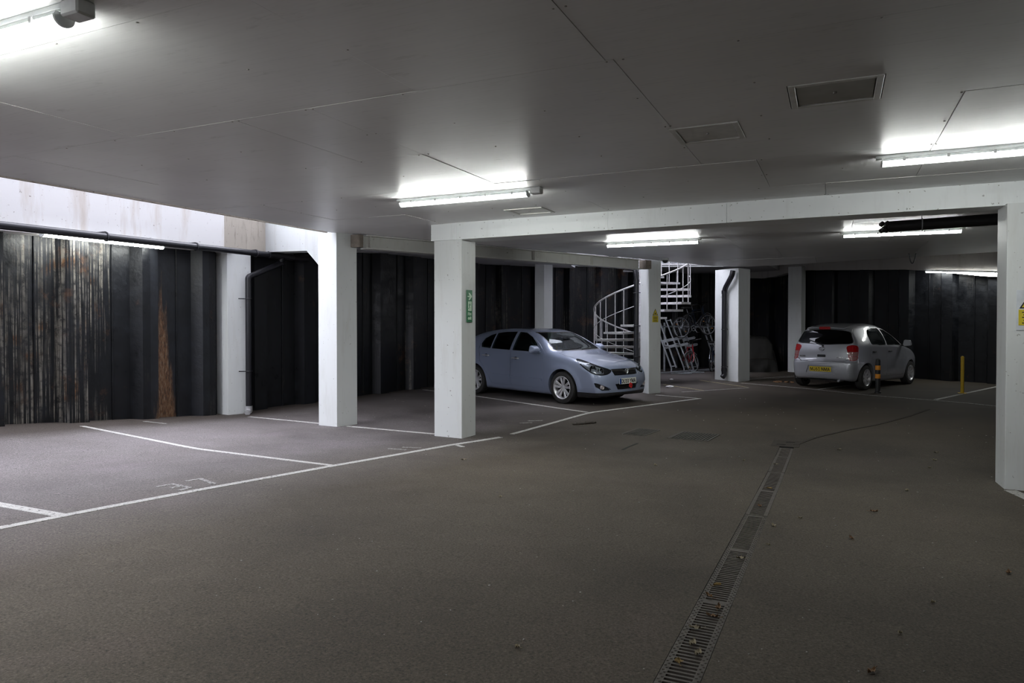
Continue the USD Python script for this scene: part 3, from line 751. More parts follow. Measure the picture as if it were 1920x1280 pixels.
def downpipe(label, pts, r, brackets, towards, shoe=None, r_b=.1, coupl=()):
    t = thing('downpipe', label, 'pipe', (0, 0, 0))
    obj('pipe', MB().tube(bend(pts, r_b), r, 14), 'black_pipe', t)
    p = np.array(pts[-1]); P = [np.array(q, float) for q in pts]
    top = P[-2] if abs(P[-2][2] - P[-1][2]) > .5 else P[-3]
    for z in brackets:
        x, y = P[-1][:2] if shoe is None else top[:2]
        k = MB().tube([(x + (r + .008) * math.cos(a), y + (r + .008) * math.sin(a), z) for a in np.linspace(0, 2 * math.pi, 17)[:-1]], .009, 6, closed=True)
        d = np.array(towards, float)
        k.tube([(x + d[0] * r, y + d[1] * r, z), (x + d[0] * .16, y + d[1] * .16, z)], .010, 6)
        obj('pipe_bracket', k, 'black_pipe', t)
    for z in coupl:
        x, y = top[:2]
        obj('coupling', MB().tube([(x, y, z - .045), (x, y, z + .045)], r + .009, 14), 'black_pipe', t)
    return t
dpw = downpipe('black downpipe on the white pier of the left wall, kicked over at the top', [(-9.15, 9.82, 2.675), (-9.16, 9.76, 2.645), (-9.19, 9.06, 2.37), (-9.19, 9.06, .135)], .05, (.75, 2.0), (-.75, -.65), r_b=.035)
obj('pipe_shoe', MB().tube([(-9.19, 9.06, .15), (-9.19, 9.06, .05)], .06, 14).tube([(-9.19, 9.06, .07), (-9.13, 8.97, .05)], .05, 12), 'lamp_grey', dpw, label='grey drain shoe')
downpipe('black downpipe beside the column nearest the silver hatchback nose', [(-4.42, 15.85, 2.84), (-4.16, 15.70, 2.80), (-4.12, 15.66, 2.62), (-4.12, 15.66, .04)], .055, (.8, 1.5, 2.25), (.86, -.5), coupl=(2.5,))
downpipe('thick black downpipe with an offset at the top, on the wide white pier', [(-2.46, 19.16, 2.93), (-2.48, 19.15, 2.80), (-2.71, 19.43, 2.45), (-2.71, 19.43, .16), (-2.75, 19.39, .10)], .068, (.38, 1.38), (.76, .6), shoe=1, r_b=.12, coupl=(2.38, .30))
# lagged pipe under the far ceiling on the right
lag = thing('lagged_pipe', 'thick black lagged pipe hanging under the far ceiling by the right column', 'pipe', (0, 0, 0))
obj('pipe', MB().tube([(.60, 9.98, 2.80), (1.2, 9.85, 2.80), (1.95, 9.70, 2.80), (3.2, 9.45, 2.80)], .068, 16), 'lagging', lag)
rr_ = random.Random(2)
e = MB()
for k in range(14):
    a = k * 2.4
    e.add(*lathe([(0, -.03), (.03, -.01), (.032, .015), (0, .035)], 8)); e.v[-1] += (.56 + rr_.uniform(-.05, .06), 9.99 + .05 * math.cos(a), 2.80 + .045 * math.sin(a))
obj('frayed_end', e, 'lagging', lag)
for x in (.95, 1.75, 2.6):
    y = 9.98 - .205 * (x - .6)
    obj('hanger', MB().tube([(x, y, 2.86), (x, y, ZC + .02)], .006, 6).tube([(x, y + .075 * math.cos(a), 2.80 + .075 * math.sin(a)) for a in np.linspace(0, 2 * math.pi, 17)[:-1]], .008, 6, closed=True), 'galvanised', lag)
obj('hanging_cable', MB().tube([(1.30 + .13 * u, 15.9, 2.97 - .22 * (1 - (2 * u - 1) ** 2)) for u in np.linspace(0, 1.0, 14)], .010, 7), 'black_pipe', None, label='loop of black cable dangling from the far ceiling edge', cat='cable')
# a dome camera at the head of the column by the stairs
dc = thing('dome_camera', 'small dark dome camera on the ceiling at the head of the column by the stairs', 'camera', (-3.33, 15.05, ZC))
obj('base', MB().add(*lathe([(0, 0.0), (.075, 0.0), (.075, -.03), (.068, -.035), (0, -.035)], 20)), 'lamp_grey', dc)
a = np.linspace(0, math.pi / 2, 7)
obj('dome', MB().add(*lathe([(.062 * math.cos(q), -.035 - .062 * math.sin(q)) for q in a], 20)), 'post_black', dc)
plain('gully_iron', (.048, .042, .035), .75, vary=.3)
# ------------------------------------------------------------------ slotted drain gratings down the floor slot
GL, GP = 1.03, .0335
drain = thing('drain_channel', 'long cast iron slotted drain channel running along the asphalt from the bottom edge', 'drain', (0, 0, 0), 0)
gc = (DX0 + DX1) / 2; gw = DX1 - DX0 - .005
k = 0; y = 3.73 + 6 * GL
gr_ = random.Random(8)
while y > .6:
    ya, yb2 = y - GL + .005, min(y, DY1 - .006)
    def zz(v):
        return floor_z(v[:, 0], v[:, 1]) + v[:, 2]
    dz = gr_.uniform(-.003, .001)
    P = Polygon([(gc - gw / 2, ya), (gc + gw / 2, ya), (gc + gw / 2, yb2), (gc - gw / 2, yb2)])
    cut = []
    n = int((yb2 - ya - .03) / GP)
    near = y < 6.3
    for i in range(n):
        yy = ya + .022 + i * GP
        cut.append(sbox(gc - gw / 2 + .029, yy, gc + gw / 2 - .029, yy + .019))
    P = P.difference(shapely.union_all(cut))
    m = prism(P, -.022 + dz, -.001 + dz)
    v = np.array(m.vertices); v[:, 2] = zz(v)
    obj('grating', (v, m.faces), 'cast_iron', drain, smooth=False)
    if near:                                                  # raised studs down both rails
        st = MB()
        for i in range(int((yb2 - ya) / .022)):
            for sx in (-1, 1):
                st.box((0, 0, 0), (.008, .009, .004)); st.v[-1] += (gc + sx * (gw / 2 - .008 - .011 * (i % 2)), ya + .012 + i * .022, 0); st.v[-1][:, 2] += floor_z(gc, ya + .012 + i * .022) + dz
        obj('stud', st, 'cast_iron', drain, smooth=False, kind='stuff')
    y -= GL; k += 1
sump = thing('sump_cover', 'dark square cover at the far end of the drain channel', 'drain cover', (-.585, 9.86, float(floor_z(-.58, 9.86))), 0)
obj('cover', MB().box((0, 0, -.008), (.34, .50, .024), ch=.003), 'debris_dark', sump, smooth=False)
obj('lifting_slot', MB().box((.05, .12, .007), (.11, .03, .003)).box((-.05, -.12, .007), (.11, .03, .003)), 'dark_void', sump, smooth=False, kind='stuff')
# torn seam in the asphalt that leaves the end of the drain in a curve
sm = [(-.47, 9.8), (-.24, 10.6), (.02, 11.15), (.17, 11.5), (.56, 12.2), (1.1, 13.5), (1.55, 14.8)]
obj('asphalt_seam', floor_strip(bend([(*p, 0) for p in sm], .3)[:, :2], .05, .006, .2), 'debris_dark', floor, smooth=False)
obj('asphalt_seam', floor_strip([(-2.40, 8.48), (-2.39, 8.75), (-2.36, 9.04)], .03, .003, .1), 'dark_void', floor, smooth=False)

def gully(loc, w, d, n, ang, label):
    t = thing('gully_grating', label, 'grating', (loc[0], loc[1], float(floor_z(*loc))), ang)
    fr = prism(sbox(-w / 2, -d / 2, w / 2, d / 2).difference(sbox(-w / 2 + .03, -d / 2 + .03, w / 2 - .03, d / 2 - .03)), -.02, .006)
    obj('frame', fr, 'gully_iron', t, smooth=False)
    obj('pit', MB().box((0, 0, .001), (w - .05, d - .05, .006)), 'dark_void', t, smooth=False)
    for i in range(n):
        x = -w / 2 + .03 + (w - .06) * (i + .5) / n
        obj('bar', MB().box((x, 0, .004), ((w - .06) / n * .55, d - .05, .014), ch=.003), 'gully_iron', t, smooth=False)
gully((-2.56, 10.0), .36, .62, 8, -8, 'small barred gully grating in the asphalt, left of the two')
gully((-1.79, 9.94), .56, .66, 12, -6, 'wide barred gully grating in the asphalt, right of the two')


es = thing('exit_sign', 'tall green fire exit sign with arrow on the side of the white column', 'sign', (-4.598, 8.546, 1.823), 90)   # x along +Y, -y out of the wall
W_, H_ = .158, .445
def sign_bits(pts_or_mesh, z=.0045):
    m = pts_or_mesh
    v = np.array(m.vertices)
    return np.column_stack([v[:, 0], -v[:, 2] - z, v[:, 1]]), m.faces
v, f = cbox((W_, .006, H_), .001); v[:, 1] -= .003
obj('plate', (v, f), 'sign_green', es, smooth=False)
arrow = Polygon([(-.055, .135), (.005, .135), (-.025, .178), (-.003, .178), (.058, .14), (.058, .132), (-.003, .088), (-.025, .088), (.005, .125), (.005, .131), (-.055, .131)]).buffer(.005)
obj('arrow', sign_bits(trimesh.creation.extrude_polygon(arrow.buffer(0), .002, engine='earcut'), .006), 'sign_pale', es, smooth=False)
doorp = sbox(-.045, -.065, .052, .065)
man = shapely.union_all([Point(.008, .045).buffer(.011), LineString([(.002, .028), (-.008, -.004)]).buffer(.009), LineString([(-.008, -.004), (.012, -.022), (.006, -.05)]).buffer(.006), LineString([(-.008, -.004), (-.020, -.028), (-.036, -.030)]).buffer(.006),
                         LineString([(.002, .026), (.022, .012), (.032, .022)]).buffer(.005), LineString([(0, .026), (-.018, .02), (-.024, .002)]).buffer(.005)])
obj('pictogram', sign_bits(trimesh.util.concatenate([trimesh.creation.extrude_polygon(g, .002, engine='earcut') for g in getattr(doorp.difference(man), 'geoms', [doorp.difference(man)])]), .006), 'sign_pale', es, smooth=False)
for tx, zz in (('Fire', -.127), ('exit', -.185)):
    tm = meshkit.text_mesh(tx, .042, .002, bold=True); tv = np.array(tm.vertices); tv[:, 0] -= (tv[:, 0].min() + tv[:, 0].max()) / 2; tv[:, 1] += zz; tm.vertices = tv
    obj('lettering', sign_bits(tm, .006), 'sign_pale', es, smooth=False)

def camera_sign(loc, rot, label, s=1.0, backing=True):
    t = thing('camera_sign', label, 'sign', loc, rot)
    if backing:
        v, f = cbox((.21 * s, .004, .36 * s), .001); v[:, 1] -= .002; v[:, 2] += -.02 * s
        obj('plate', (v, f), 'clear_plastic', t, smooth=False)
    tri = Polygon([(-.085 * s, -.005 * s), (.085 * s, -.005 * s), (0, .145 * s)])
    obj('triangle', sign_bits(trimesh.creation.extrude_polygon(tri, .002, engine='earcut'), .005), 'sign_black', t, smooth=False)
    inner = tri.buffer(-.010 * s, join_style=2)
    camp = shapely.union_all([shapely.affinity.rotate(sbox(-.026 * s, .028 * s, .022 * s, .050 * s), 20), LineString([(0, .03 * s), (-.005 * s, .012 * s)]).buffer(.004 * s)])
    obj('field', sign_bits(trimesh.util.concatenate([trimesh.creation.extrude_polygon(g, .002, engine='earcut') for g in getattr(inner.difference(camp), 'geoms', [inner.difference(camp)])]), .0065), 'sign_yellow', t, smooth=False)
    v, f = cbox((.18 * s, .003, .14 * s)); v[:, 1] -= .0055; v[:, 2] += -.085 * s
    obj('panel', (v, f), 'sign_yellow', t, smooth=False)
    for i, zz in enumerate((-.04, -.062, -.084, -.112, -.135)):
        v, f = cbox(((.13 - .02 * (i % 2)) * s, .0015, .009 * s)); v[:, 1] -= .0075; v[:, 2] += zz * s
        obj('text_line', (v, f), 'sign_black', t, smooth=False)
sd = np.array([-3.56 + 3.752, 15.66 - 15.328]); sang = math.degrees(math.atan2(sd[1], sd[0]))
camera_sign((-3.752 + sd[0] * .52 + .001, 15.328 + sd[1] * .52, 1.74), sang, 'small yellow camera warning sign on the column by the stairs', 1.0, False)
camera_sign((1.652, 7.972, 1.745), 0, 'yellow camera warning sign on the column cut by the right edge', 1.05, True)

# ------------------------------------------------------------------ posts
pp_ = thing('parking_post', 'thin plain yellow parking post standing in the dark right-hand bay', 'post', (2.57, 18.38, 0))
obj('post', MB().tube([(0, 0, 0), (0, 0, .80)], .036, 16), 'yellow_post', pp_)
obj('cap', MB().add(*lathe([(0, .835), (.02, .83), (.033, .81), (.038, .798), (.037, .79)], 16)), 'yellow_post', pp_)
obj('base_plate', MB().box((0, 0, .006), (.16, .16, .012), ch=.002), 'yellow_post', pp_)
bo = thing('bollard', 'black bollard with two orange bands behind the small silver hatchback', 'bollard', (.86, 17.62, 0))
obj('post', MB().add(*lathe([(.066, 0), (.066, .03), (.052, .045), (.052, .72), (.044, .755), (.02, .77), (0, .772)], 24)), 'post_black', bo)
for z in (.33, .52):
    obj('band', MB().add(*lathe([(.0525, z), (.056, z + .004), (.056, z + .096), (.0525, z + .10)], 24)), 'orange_band', bo)

# ------------------------------------------------------------------ spiral staircase behind the near column
SC = np.array([-4.665, 18.28]); SR = 1.27; RISE = .19
VIEW = math.degrees(math.atan2(-SC[1], -SC[0]))              # towards the viewer
stair = thing('spiral_staircase', 'pale galvanised spiral staircase rising to the light well behind the column', 'staircase', (SC[0], SC[1], 0))
obj('centre_pole', MB().tube([(0, 0, 0), (0, 0, 4.2)], .075, 18), 'stair_steel', stair)
def sp_ang(n):                                                # 0 = right in the view, 90 = towards the viewer, 180 = left
    return math.radians(VIEW - 90 + (12 - n) * -25.0 + 180) if False else math.radians(VIEW + 90 - (12 - n) * 25.0)
for n in range(1, 19):
    a = sp_ang(n); h = math.radians(14.0); z = n * RISE
    pl = [(.07 * math.cos(a - .6), .07 * math.sin(a - .6)), (SR * math.cos(a - h), SR * math.sin(a - h)), (SR * 1.005 * math.cos(a), SR * 1.005 * math.sin(a)), (SR * math.cos(a + h), SR * math.sin(a + h)), (.07 * math.cos(a + .6), .07 * math.sin(a + .6))]
    pg = Polygon(pl)
    m = MB().add(prism(pg, z - .008, z))
    rim = pg.difference(pg.buffer(-.012))
    m.add(prism(rim, z - .055, z - .004)) if rim.geom_type == 'Polygon' else None
    tr = obj('tread', m, 'stair_steel', stair, smooth=False)
    for off in ((-.75, .25) if n < 18 else (0,)):
        b = a + h * off
        x, y = (SR - .015) * math.cos(b), (SR - .015) * math.sin(b)
        obj('baluster', MB().tube([(x, y, z - .05), (x, y, z + .95 + (-off) * RISE * .0 + .19 * (-(off)) * -.5)], .0125, 8), 'stair_steel', stair)
rail = []
for n in np.linspace(.6, 18.4, 90):
    a = math.radians(VIEW + 90 - (12 - n) * 25.0)
    rail.append(((SR - .015) * math.cos(a), (SR - .015) * math.sin(a), n * RISE + .96))
obj('handrail', MB().tube(rail, .022, 10), 'stair_steel', stair)
lowr = [(x * 1.0, y * 1.0, z - .52) for x, y, z in rail[:60]]
obj('mid_rail', MB().tube(lowr, .010, 8), 'stair_steel', stair)
# guard rail along the top of the light well
gl = thing('guard_rail', 'pale metal guard rail of upright bars around the top of the stair well', 'railing', (0, 0, 0))
gA, gB = np.array([-5.55, 20.05]), np.array([-3.05, 21.14])
for k in range(22):
    g_ = gA + (gB - gA) * k / 21
    obj('upright', MB().tube([(*g_, 3.25), (*g_, 4.35)], .014, 6), 'galvanised', gl)
obj('top_rail', MB().tube([(*gA, 4.35), (*gB, 4.35)], .022, 8), 'stair_steel', gl)
obj('foot_rail', MB().tube([(*gA, 3.25), (*gB, 3.25)], .028, 8), 'stair_steel', gl)

# ------------------------------------------------------------------ cycle rack and bicycles
def pxy(px, py, depth):
    """a point at the photo's pixel and a given depth (used to survey the rack)"""
    yw = math.radians(YAW); fw = np.array([-math.sin(yw), math.cos(yw), 0]); rt = np.array([math.cos(yw), math.sin(yw), 0])
    return np.array([0, 0, CAM_H]) + fw * depth + rt * (px - 960) / FPX * depth + np.array([0, 0, 1.0]) * (600 - py) / FPX * depth
rack = thing('cycle_rack', 'grey steel cycle rack of leaning channels with hooked arms beside the bicycles', 'cycle rack', (0, 0, 0))
def beam3(a, b, w, t, up=(0, 0, 1)):
    a, b = np.array(a), np.array(b); L = np.linalg.norm(b - a); d = (b - a) / L
    s = np.cross(d, up); s /= np.linalg.norm(s); u = np.cross(s, d)
    v, f = cbox((L, w, t), .004)
    return v @ np.column_stack([d, s, u]).T + (a + b) / 2, f
side = np.array([math.cos(math.radians(YAW)), math.sin(math.radians(YAW)), 0])
for k, (x0, y0, x1, y1, dp) in enumerate([(1229, 606, 1259, 689, 21.2), (1248, 598, 1283, 690, 21.6), (1268, 600, 1300, 690, 22.4), (1318, 612, 1345, 690, 22.8)]):
    a, b = pxy(x0, y0, dp + .25), pxy(x1, y1, dp)
    ch = MB().add(*beam3(a, b, .062, .04)).add(*beam3(a + side * .15, b + side * .15, .062, .04)).add(*beam3((a + b * 0) * 1 + (b - a) * .03, a + (b - a) * .03 + side * .13, .03, .03)).add(*beam3(b - (b - a) * .03, b - (b - a) * .03 + side * .13, .03, .03)).add(*beam3(a + (b - a) * .5 + side * .01, a + (b - a) * .5 + side * .12, .2, .02))
    obj('wheel_channel', ch, 'galvanised', rack)
    for t_ in (.42, .56):
        q = a + (b - a) * t_
        o = q + side * .34 + np.array([0, 0, .08])
        hk = MB().add(*beam3(q - side * .02, o, .04, .085))
        hk.tube([o + side * .035 * math.cos(g) + np.array([0, 0, .03 * math.sin(g)]) for g in np.linspace(0, 2 * math.pi, 13)[:-1]], .016, 6, closed=True)
        obj('hook_arm', hk, 'galvanised', rack)
    ft = b.copy(); ft[2] = .025
    obj('leg', MB().add(*beam3(b, ft, .05, .04, up=(1, 0, 0))), 'galvanised', rack)
    obj('foot', MB().add(*beam3(ft, ft + side * .62, .05, .04)), 'galvanised', rack)
a, b = pxy(1234, 705, 20.6), pxy(1345, 697, 22.6); a[2] = b[2] = .07
obj('base_rail', MB().add(*beam3(a, b, .06, .04)), 'galvanised', rack)
a, b = pxy(1240, 612, 21.9), pxy(1350, 612, 23.4)
obj('top_rail', MB().add(*beam3(a, b, .05, .05)), 'galvanised', rack)
for px in (1246, 1345):
    q = pxy(px, 640, 22.3 + (px - 1246) / 100 * 1.2); q0 = q.copy(); q[2] = 1.55; q0[2] = 0
    obj('upright', MB().add(*beam3(q0, q, .06, .06, up=(1, 0, 0))), 'galvanised', rack)

flat('frame_red', (.42, .018, .03), .3)
flat('frame_black', (.02, .02, .023), .3)
flat('frame_blue', (.03, .05, .10), .35)
flat('reflector_orange', (.75, .30, .04), .3)
def bicycle(label, loc, rot, colour, pitch=0.0, steer=0.0, R=.335, guards=True):
    """origin under the rear axle, heading +x"""
    t = thing('bicycle', label, 'bicycle', loc, rot)
    cp, sp_ = math.cos(math.radians(pitch)), math.sin(math.radians(pitch))
    def TP(v):
        v = np.asarray(v, float)
        return np.column_stack([v[:, 0] * cp - v[:, 2] * sp_, v[:, 1], v[:, 0] * sp_ + v[:, 2] * cp])
    hd0, hd1 = np.array([.86, 0, .62]), np.array([.80, 0, .86])
    axs = (hd1 - hd0) / np.linalg.norm(hd1 - hd0)
    cs, sn = math.cos(math.radians(steer)), math.sin(math.radians(steer))
    def TS(v):                                                # turn about the steering axis
        v = np.asarray(v, float) - hd0
        return v * cs + np.cross(axs, v) * sn + axs * (v @ axs)[:, None] * (1 - cs) + hd0
    def put(nm, m, mt, parent=None, st=False):
        m.v = [TP(TS(v) if st else v) for v in m.v]
        return obj(nm, m, mt, parent or t)
    fa = np.array([1.03, 0, R])
    for c, st in (((0, 0, R), False), (tuple(fa), True)):
        c = np.array(c); an = np.linspace(0, 2 * math.pi, 41)[:-1]
        ring = lambda rr: [c + (rr * math.cos(q), 0, rr * math.sin(q)) for q in an]
        w = put('wheel', MB().tube(ring(R - .018), .018, 8, closed=True), 'rubber', None, st)
        put('rim', MB().tube(ring(R - .042), .010, 6, closed=True), 'galvanised', w, st)
        sp = MB()
        for k in range(20):
            q = 2 * math.pi * k / 20
            e = .03 if k % 2 else -.03
            sp.tube([c + (.02 * math.cos(q + e * 12), e, .02 * math.sin(q + e * 12)), c + ((R - .045) * math.cos(q), 0, (R - .045) * math.sin(q))], .0016, 4, caps=False)
        sp.tube([c - (0, .04, 0), c + (0, .04, 0)], .022, 10)
        put('spokes', sp, 'galvanised', w, st)
        for q in (2.5, 5.6):
            put('reflector', MB().box(c + np.array([.6 * R * math.cos(q), 0, .6 * R * math.sin(q)]), (.05, .012, .025), ch=.003), 'reflector_orange', w, st)
        if guards:
            ag = np.linspace(.5, 2.9, 22) if not st else np.linspace(.6, 2.6, 20)
            put('mudguard', MB().tube([c + ((R + .025) * math.cos(q), 0, (R + .025) * math.sin(q)) for q in ag], .012, 6), 'galvanised', None, st)
    bb = np.array([.43, 0, .28]); sc_ = np.array([.28, 0, .78])
    ht = hd0 * .35 + hd1 * .65
    fr = MB().tube([bb, sc_], .016, 10).tube([bb, hd0 + (hd1 - hd0) * .1], .019, 10).tube([sc_ + (bb - sc_) * .06, ht], .016, 10).tube([hd0, hd1], .020, 10)
    for s in (-1, 1):
        fr.tube([bb + (0, s * .03, 0), np.array([.1, s * .055, R]), np.array([0, s * .06, R])], .010, 8).tube([sc_ + (bb - sc_) * .08 + (0, s * .015, 0), np.array([0, s * .06, R])], .009, 8)
    put('frame', fr, colour)
    fk = MB()
    for s in (-1, 1):
        fk.tube([hd0 + (0, s * .035, -.01), hd0 * .45 + fa * .55 + (-.005, s * .055, 0), fa + (0, s * .055, 0)], .012, 8)
    fk.tube([hd0 + (0, -.045, -.01), hd0 + (0, .045, -.01)], .016, 8)
    put('fork', fk, colour, None, True)
    tp_ = hd1 + axs * .10
    put('handlebar', MB().tube([hd1, tp_], .014, 8).tube(bend([tp_ + (-.08, -.29, .02), tp_ + (.02, -.16, .03), tp_ + (.05, 0, .01), tp_ + (.02, .16, .03), tp_ + (-.08, .29, .02)], .06), .012, 8), 'frame_black', None, True)
    for s in (-1, 1):
        put('grip', MB().tube([tp_ + (-.09, s * .30, .02), tp_ + (-.02, s * .21, .028)], .018, 8), 'rubber', None, True)
    put('seat_post', MB().tube([sc_, sc_ + (sc_ - bb) / np.linalg.norm(sc_ - bb) * .14], .013, 8), 'galvanised')
    so = sc_ + (sc_ - bb) / np.linalg.norm(sc_ - bb) * .15
    h = Manifold.batch_hull([Manifold.sphere(.03, 12).translate(tuple(so + q)) for q in ((-.12, -.06, .01), (-.12, .06, .01), (.02, -.03, .0), (.02, .03, 0), (.15, 0, -.01))])
    put('saddle', MB().man(h), 'rubber')
    an = np.linspace(0, 2 * math.pi, 25)[:-1]
    ck = MB().tube([bb + (.085 * math.cos(q), -.045, .085 * math.sin(q)) for q in an], .008, 6, closed=True).tube([bb + (0, -.07, 0), bb + (0, .07, 0)], .018, 8)
    ck.tube([bb + (0, -.065, 0), bb + (.10, -.07, -.14)], .009, 6).tube([bb + (0, .065, 0), bb + (-.10, .07, .14)], .009, 6)
    put('crank', ck, 'galvanised')
    for s, e in ((-1, (.10, -.11, -.14)), (1, (-.10, .11, .14))):
        put('pedal', MB().box(bb + e, (.09, .07, .018), ch=.003), 'frame_black')
    return t
q = pxy(1303, 674, 21.7)
# front wheel of the red bicycle is nearest, turned across the view
fwd = VIEW + 14
dv = np.array([math.cos(math.radians(fwd)), math.sin(math.radians(fwd))])
o = q[:2] - dv * 1.03
bicycle('red bicycle standing at the floor of the cycle rack, front wheel turned', (o[0], o[1], 0), fwd, 'frame_red', 0, -58)
q = pxy(1277, 614, 21.6)
bicycle('black bicycle with a bright wheel rim lifted on the upper tier of the rack', (q[0] + .03, q[1], q[2] - .335), YAW + 24, 'frame_black', 5, 0, guards=False)
q = pxy(1290, 607, 22.6)
bicycle('second dark bicycle on the upper tier, behind the bright-rimmed one', (q[0], q[1], q[2] - .335), YAW + 38, 'frame_blue', 4, 0, guards=False)
q = pxy(1333, 690, 22.2)
bicycle('dark bicycle at the right-hand end of the rack by the wide pier', (q[0], q[1], 0), VIEW + 180 - 12, 'frame_blue', 0, 20)

# ------------------------------------------------------------------ covered heap in the dark bay
th = np.linspace(0, 2 * math.pi, 40)[:-1]; rings = []
for zf_, rx, ry in ((0, .60, .55), (.25, .60, .53), (.6, .57, .50), (.85, .52, .44), (1.0, .46, .38), (1.1, .34, .26), (1.16, .16, .1), (1.17, .01, .01)):
    p = np.column_stack([rx * np.sign(np.cos(th)) * np.abs(np.cos(th)) ** .7, ry * np.sign(np.sin(th)) * np.abs(np.sin(th)) ** .7, np.full_like(th, zf_)])
    nz = meshkit.fbm(p * 3.4 + 5, 4, 3)[:, None]
    rings.append(p * (1 + (.62 * (nz - .5)) * np.array([1, 1, .5 if zf_ > .5 else 0])) + np.array([0, 0, 0]))
V = np.vstack(rings); n = len(th); F = []
for i in range(len(rings) - 1):
    for q_ in range(n):
        w = (q_ + 1) % n
        F.append((i * n + q_, i * n + w, (i + 1) * n + w, (i + 1) * n + q_))
tarp = thing('covered_heap', 'dark heap under a sheet in the unlit bay between the pier and the narrow column', 'heap', (-2.35, 23.6, 0), 20)
obj('sheet', (V, np.array(F)), 'tarp', tarp, smooth=True)
obj('cord', MB().tube([(.61 * math.cos(q), .55 * math.sin(q), .42 + .02 * math.sin(3 * q)) for q in th], .010, 6, closed=True), 'debris_dark', tarp)

# ------------------------------------------------------------------ litter
lr = random.Random(21)
def leaf_mesh(L, W, curl, seed):
    r_ = random.Random(seed); n = 9; V = []
    for i in range(n):
        t_ = i / (n - 1); w = W * math.sin(math.pi * min(1, t_ * .97 + .02)) ** .8 * (1 + .25 * math.sin(9 * t_ + seed))
        z = .004 + curl * (4 * (t_ - .5) ** 2) + .002 * r_.random()
        V += [(L * (t_ - .5), -w / 2, z + .012 * r_.random()), (L * (t_ - .5), 0, z * .5 + .002), (L * (t_ - .5), w / 2, z + .012 * r_.random())]
    V = np.array(V); B = V - (0, 0, .0012); F = []
    for i in range(n - 1):
        for k in (0, 1):
            a = i * 3 + k
            F.append((a, a + 1, a + 4, a + 3)); F.append((a + 27, a + 30, a + 31, a + 28))
    return np.vstack([V, B]), np.array(F)
def leaf_thing(seed, L, W, curl, m, loc, rot, label, group):
    t = thing('fallen_leaf', label, 'leaf', loc, rot, group)
    obj('blade', leaf_mesh(L, W, curl, seed), m, t, smooth=True)
    obj('stalk', MB().tube([(L * .48, 0, .004), (L * .75, .006, .006), (L * .95, .004, .012)], .0014, 5), m, t)
    return t
protos = {}
def leaf(x, y, kind, rot, label, group, dz=0.0):
    loc = (x, y, float(floor_z(x, y)) + dz)
    spec = {'pale': (1, .052, .030, .006, 'leaf_pale'), 'brown': (2, .055, .026, .009, 'leaf_brown'), 'yellow': (3, .048, .032, .005, 'leaf_yellow'), 'small': (4, .028, .018, .004, 'leaf_pale')}[kind]
    if kind not in protos:
        protos[kind] = leaf_thing(*spec, loc, rot, label, group)
        return protos[kind]
    return copy_of(protos[kind], 'fallen_leaf', label, loc, rot, group)
ORD = 'first second third fourth fifth sixth seventh eighth ninth tenth eleventh twelfth thirteenth fourteenth'.split()
WORDS = {'pale': 'pale dry', 'brown': 'curled brown', 'yellow': 'yellow brown', 'small': 'tiny pale'}
def leaves(spots, where, group, dz=0.0):
    for i, (x, y, kd) in enumerate(sorted(spots, key=lambda s: s[1])):
        leaf(x, y, kd, lr.uniform(0, 360), f'{WORDS[kd]} fallen leaf {where}, {ORD[i]} from the viewer', group, dz)
leaves([(.14, 3.2, 'brown'), (.28, 3.7, 'small'), (.47, 4.23, 'small'), (-.40, 4.95, 'small'), (.94, 5.0, 'brown'), (.106, 5.39, 'brown'), (-.41, 5.5, 'pale'), (-.24, 5.84, 'small'), (.29, 6.36, 'brown'), (.61, 7.44, 'pale'), (.94, 8.87, 'small'), (1.05, 9.4, 'pale'), (.05, 9.67, 'pale'), (1.12, 9.95, 'pale')],
       'right of the drain', 'dry leaves scattered right of the drain')
leaves([(-.585, 2.93, 'yellow'), (-.53, 3.05, 'pale'), (-.57, 3.14, 'pale'), (-.59, 3.32, 'pale'), (-.54, 3.5, 'brown'), (-.53, 3.63, 'brown'), (-.60, 3.78, 'brown'), (-.585, 3.97, 'yellow'), (-.53, 4.55, 'pale'), (-.56, 6.1, 'brown'), (-.55, 6.9, 'yellow'), (-.6, 8.3, 'pale')],
       'on the drain bars', 'dry leaves caught on the drain grating', .001)
leaves([(-1.25, 2.76, 'small'), (-2.6, 5.4, 'small'), (-1.79, 7.63, 'pale'), (-3.79, 6.9, 'pale'), (-.95, 8.4, 'small')], 'left of the drain', 'dry leaves scattered left of the drain')
dm = MB()
for k in range(12):
    v, f = cbox((.10 + .08 * lr.random(), .035 + .02 * lr.random(), .012 + .014 * lr.random()), .004)
    R = rz(52 + lr.uniform(-28, 28)); dm.add(v @ R.T + np.array([.13 * (k / 11 - .5) * 2 * .62 + lr.uniform(-.03, .03), .13 * (k / 11 - .5) * 2 * .85 + lr.uniform(-.03, .03), .008 + .006 * lr.random()]), f)
obj('rag', dm, 'debris_dark', thing('flattened_rag', 'dark flattened rag on the asphalt just outside the white bay line', 'rag', (-3.55, 10.44, float(floor_z(-3.55, 10.44))), 0), smooth=False)
pm_ = trimesh.creation.icosphere(2, 1.0); v = np.array(pm_.vertices); v *= (1 + .5 * (meshkit.fbm(v * 2 + 3, 3, 5)[:, None] - .5)); v *= (.10, .05, .025)
obj('crumpled_paper', (v + (-3.64, 17.0, .022), pm_.faces), 'litter_white', None, smooth=20, label='crumpled white paper on the ground in front of the cycle rack', cat='litter')
v = np.array(pm_.vertices); v *= (1 + .6 * (meshkit.fbm(v * 2 + 9, 3, 6)[:, None] - .5)); v *= (.05, .04, .03)
obj('crumpled_paper', (v + (-4.02, 18.98, .025), pm_.faces), 'litter_white', None, smooth=20, label='small pale scrap of litter under the cycle rack', cat='litter')
pc_ = MB()
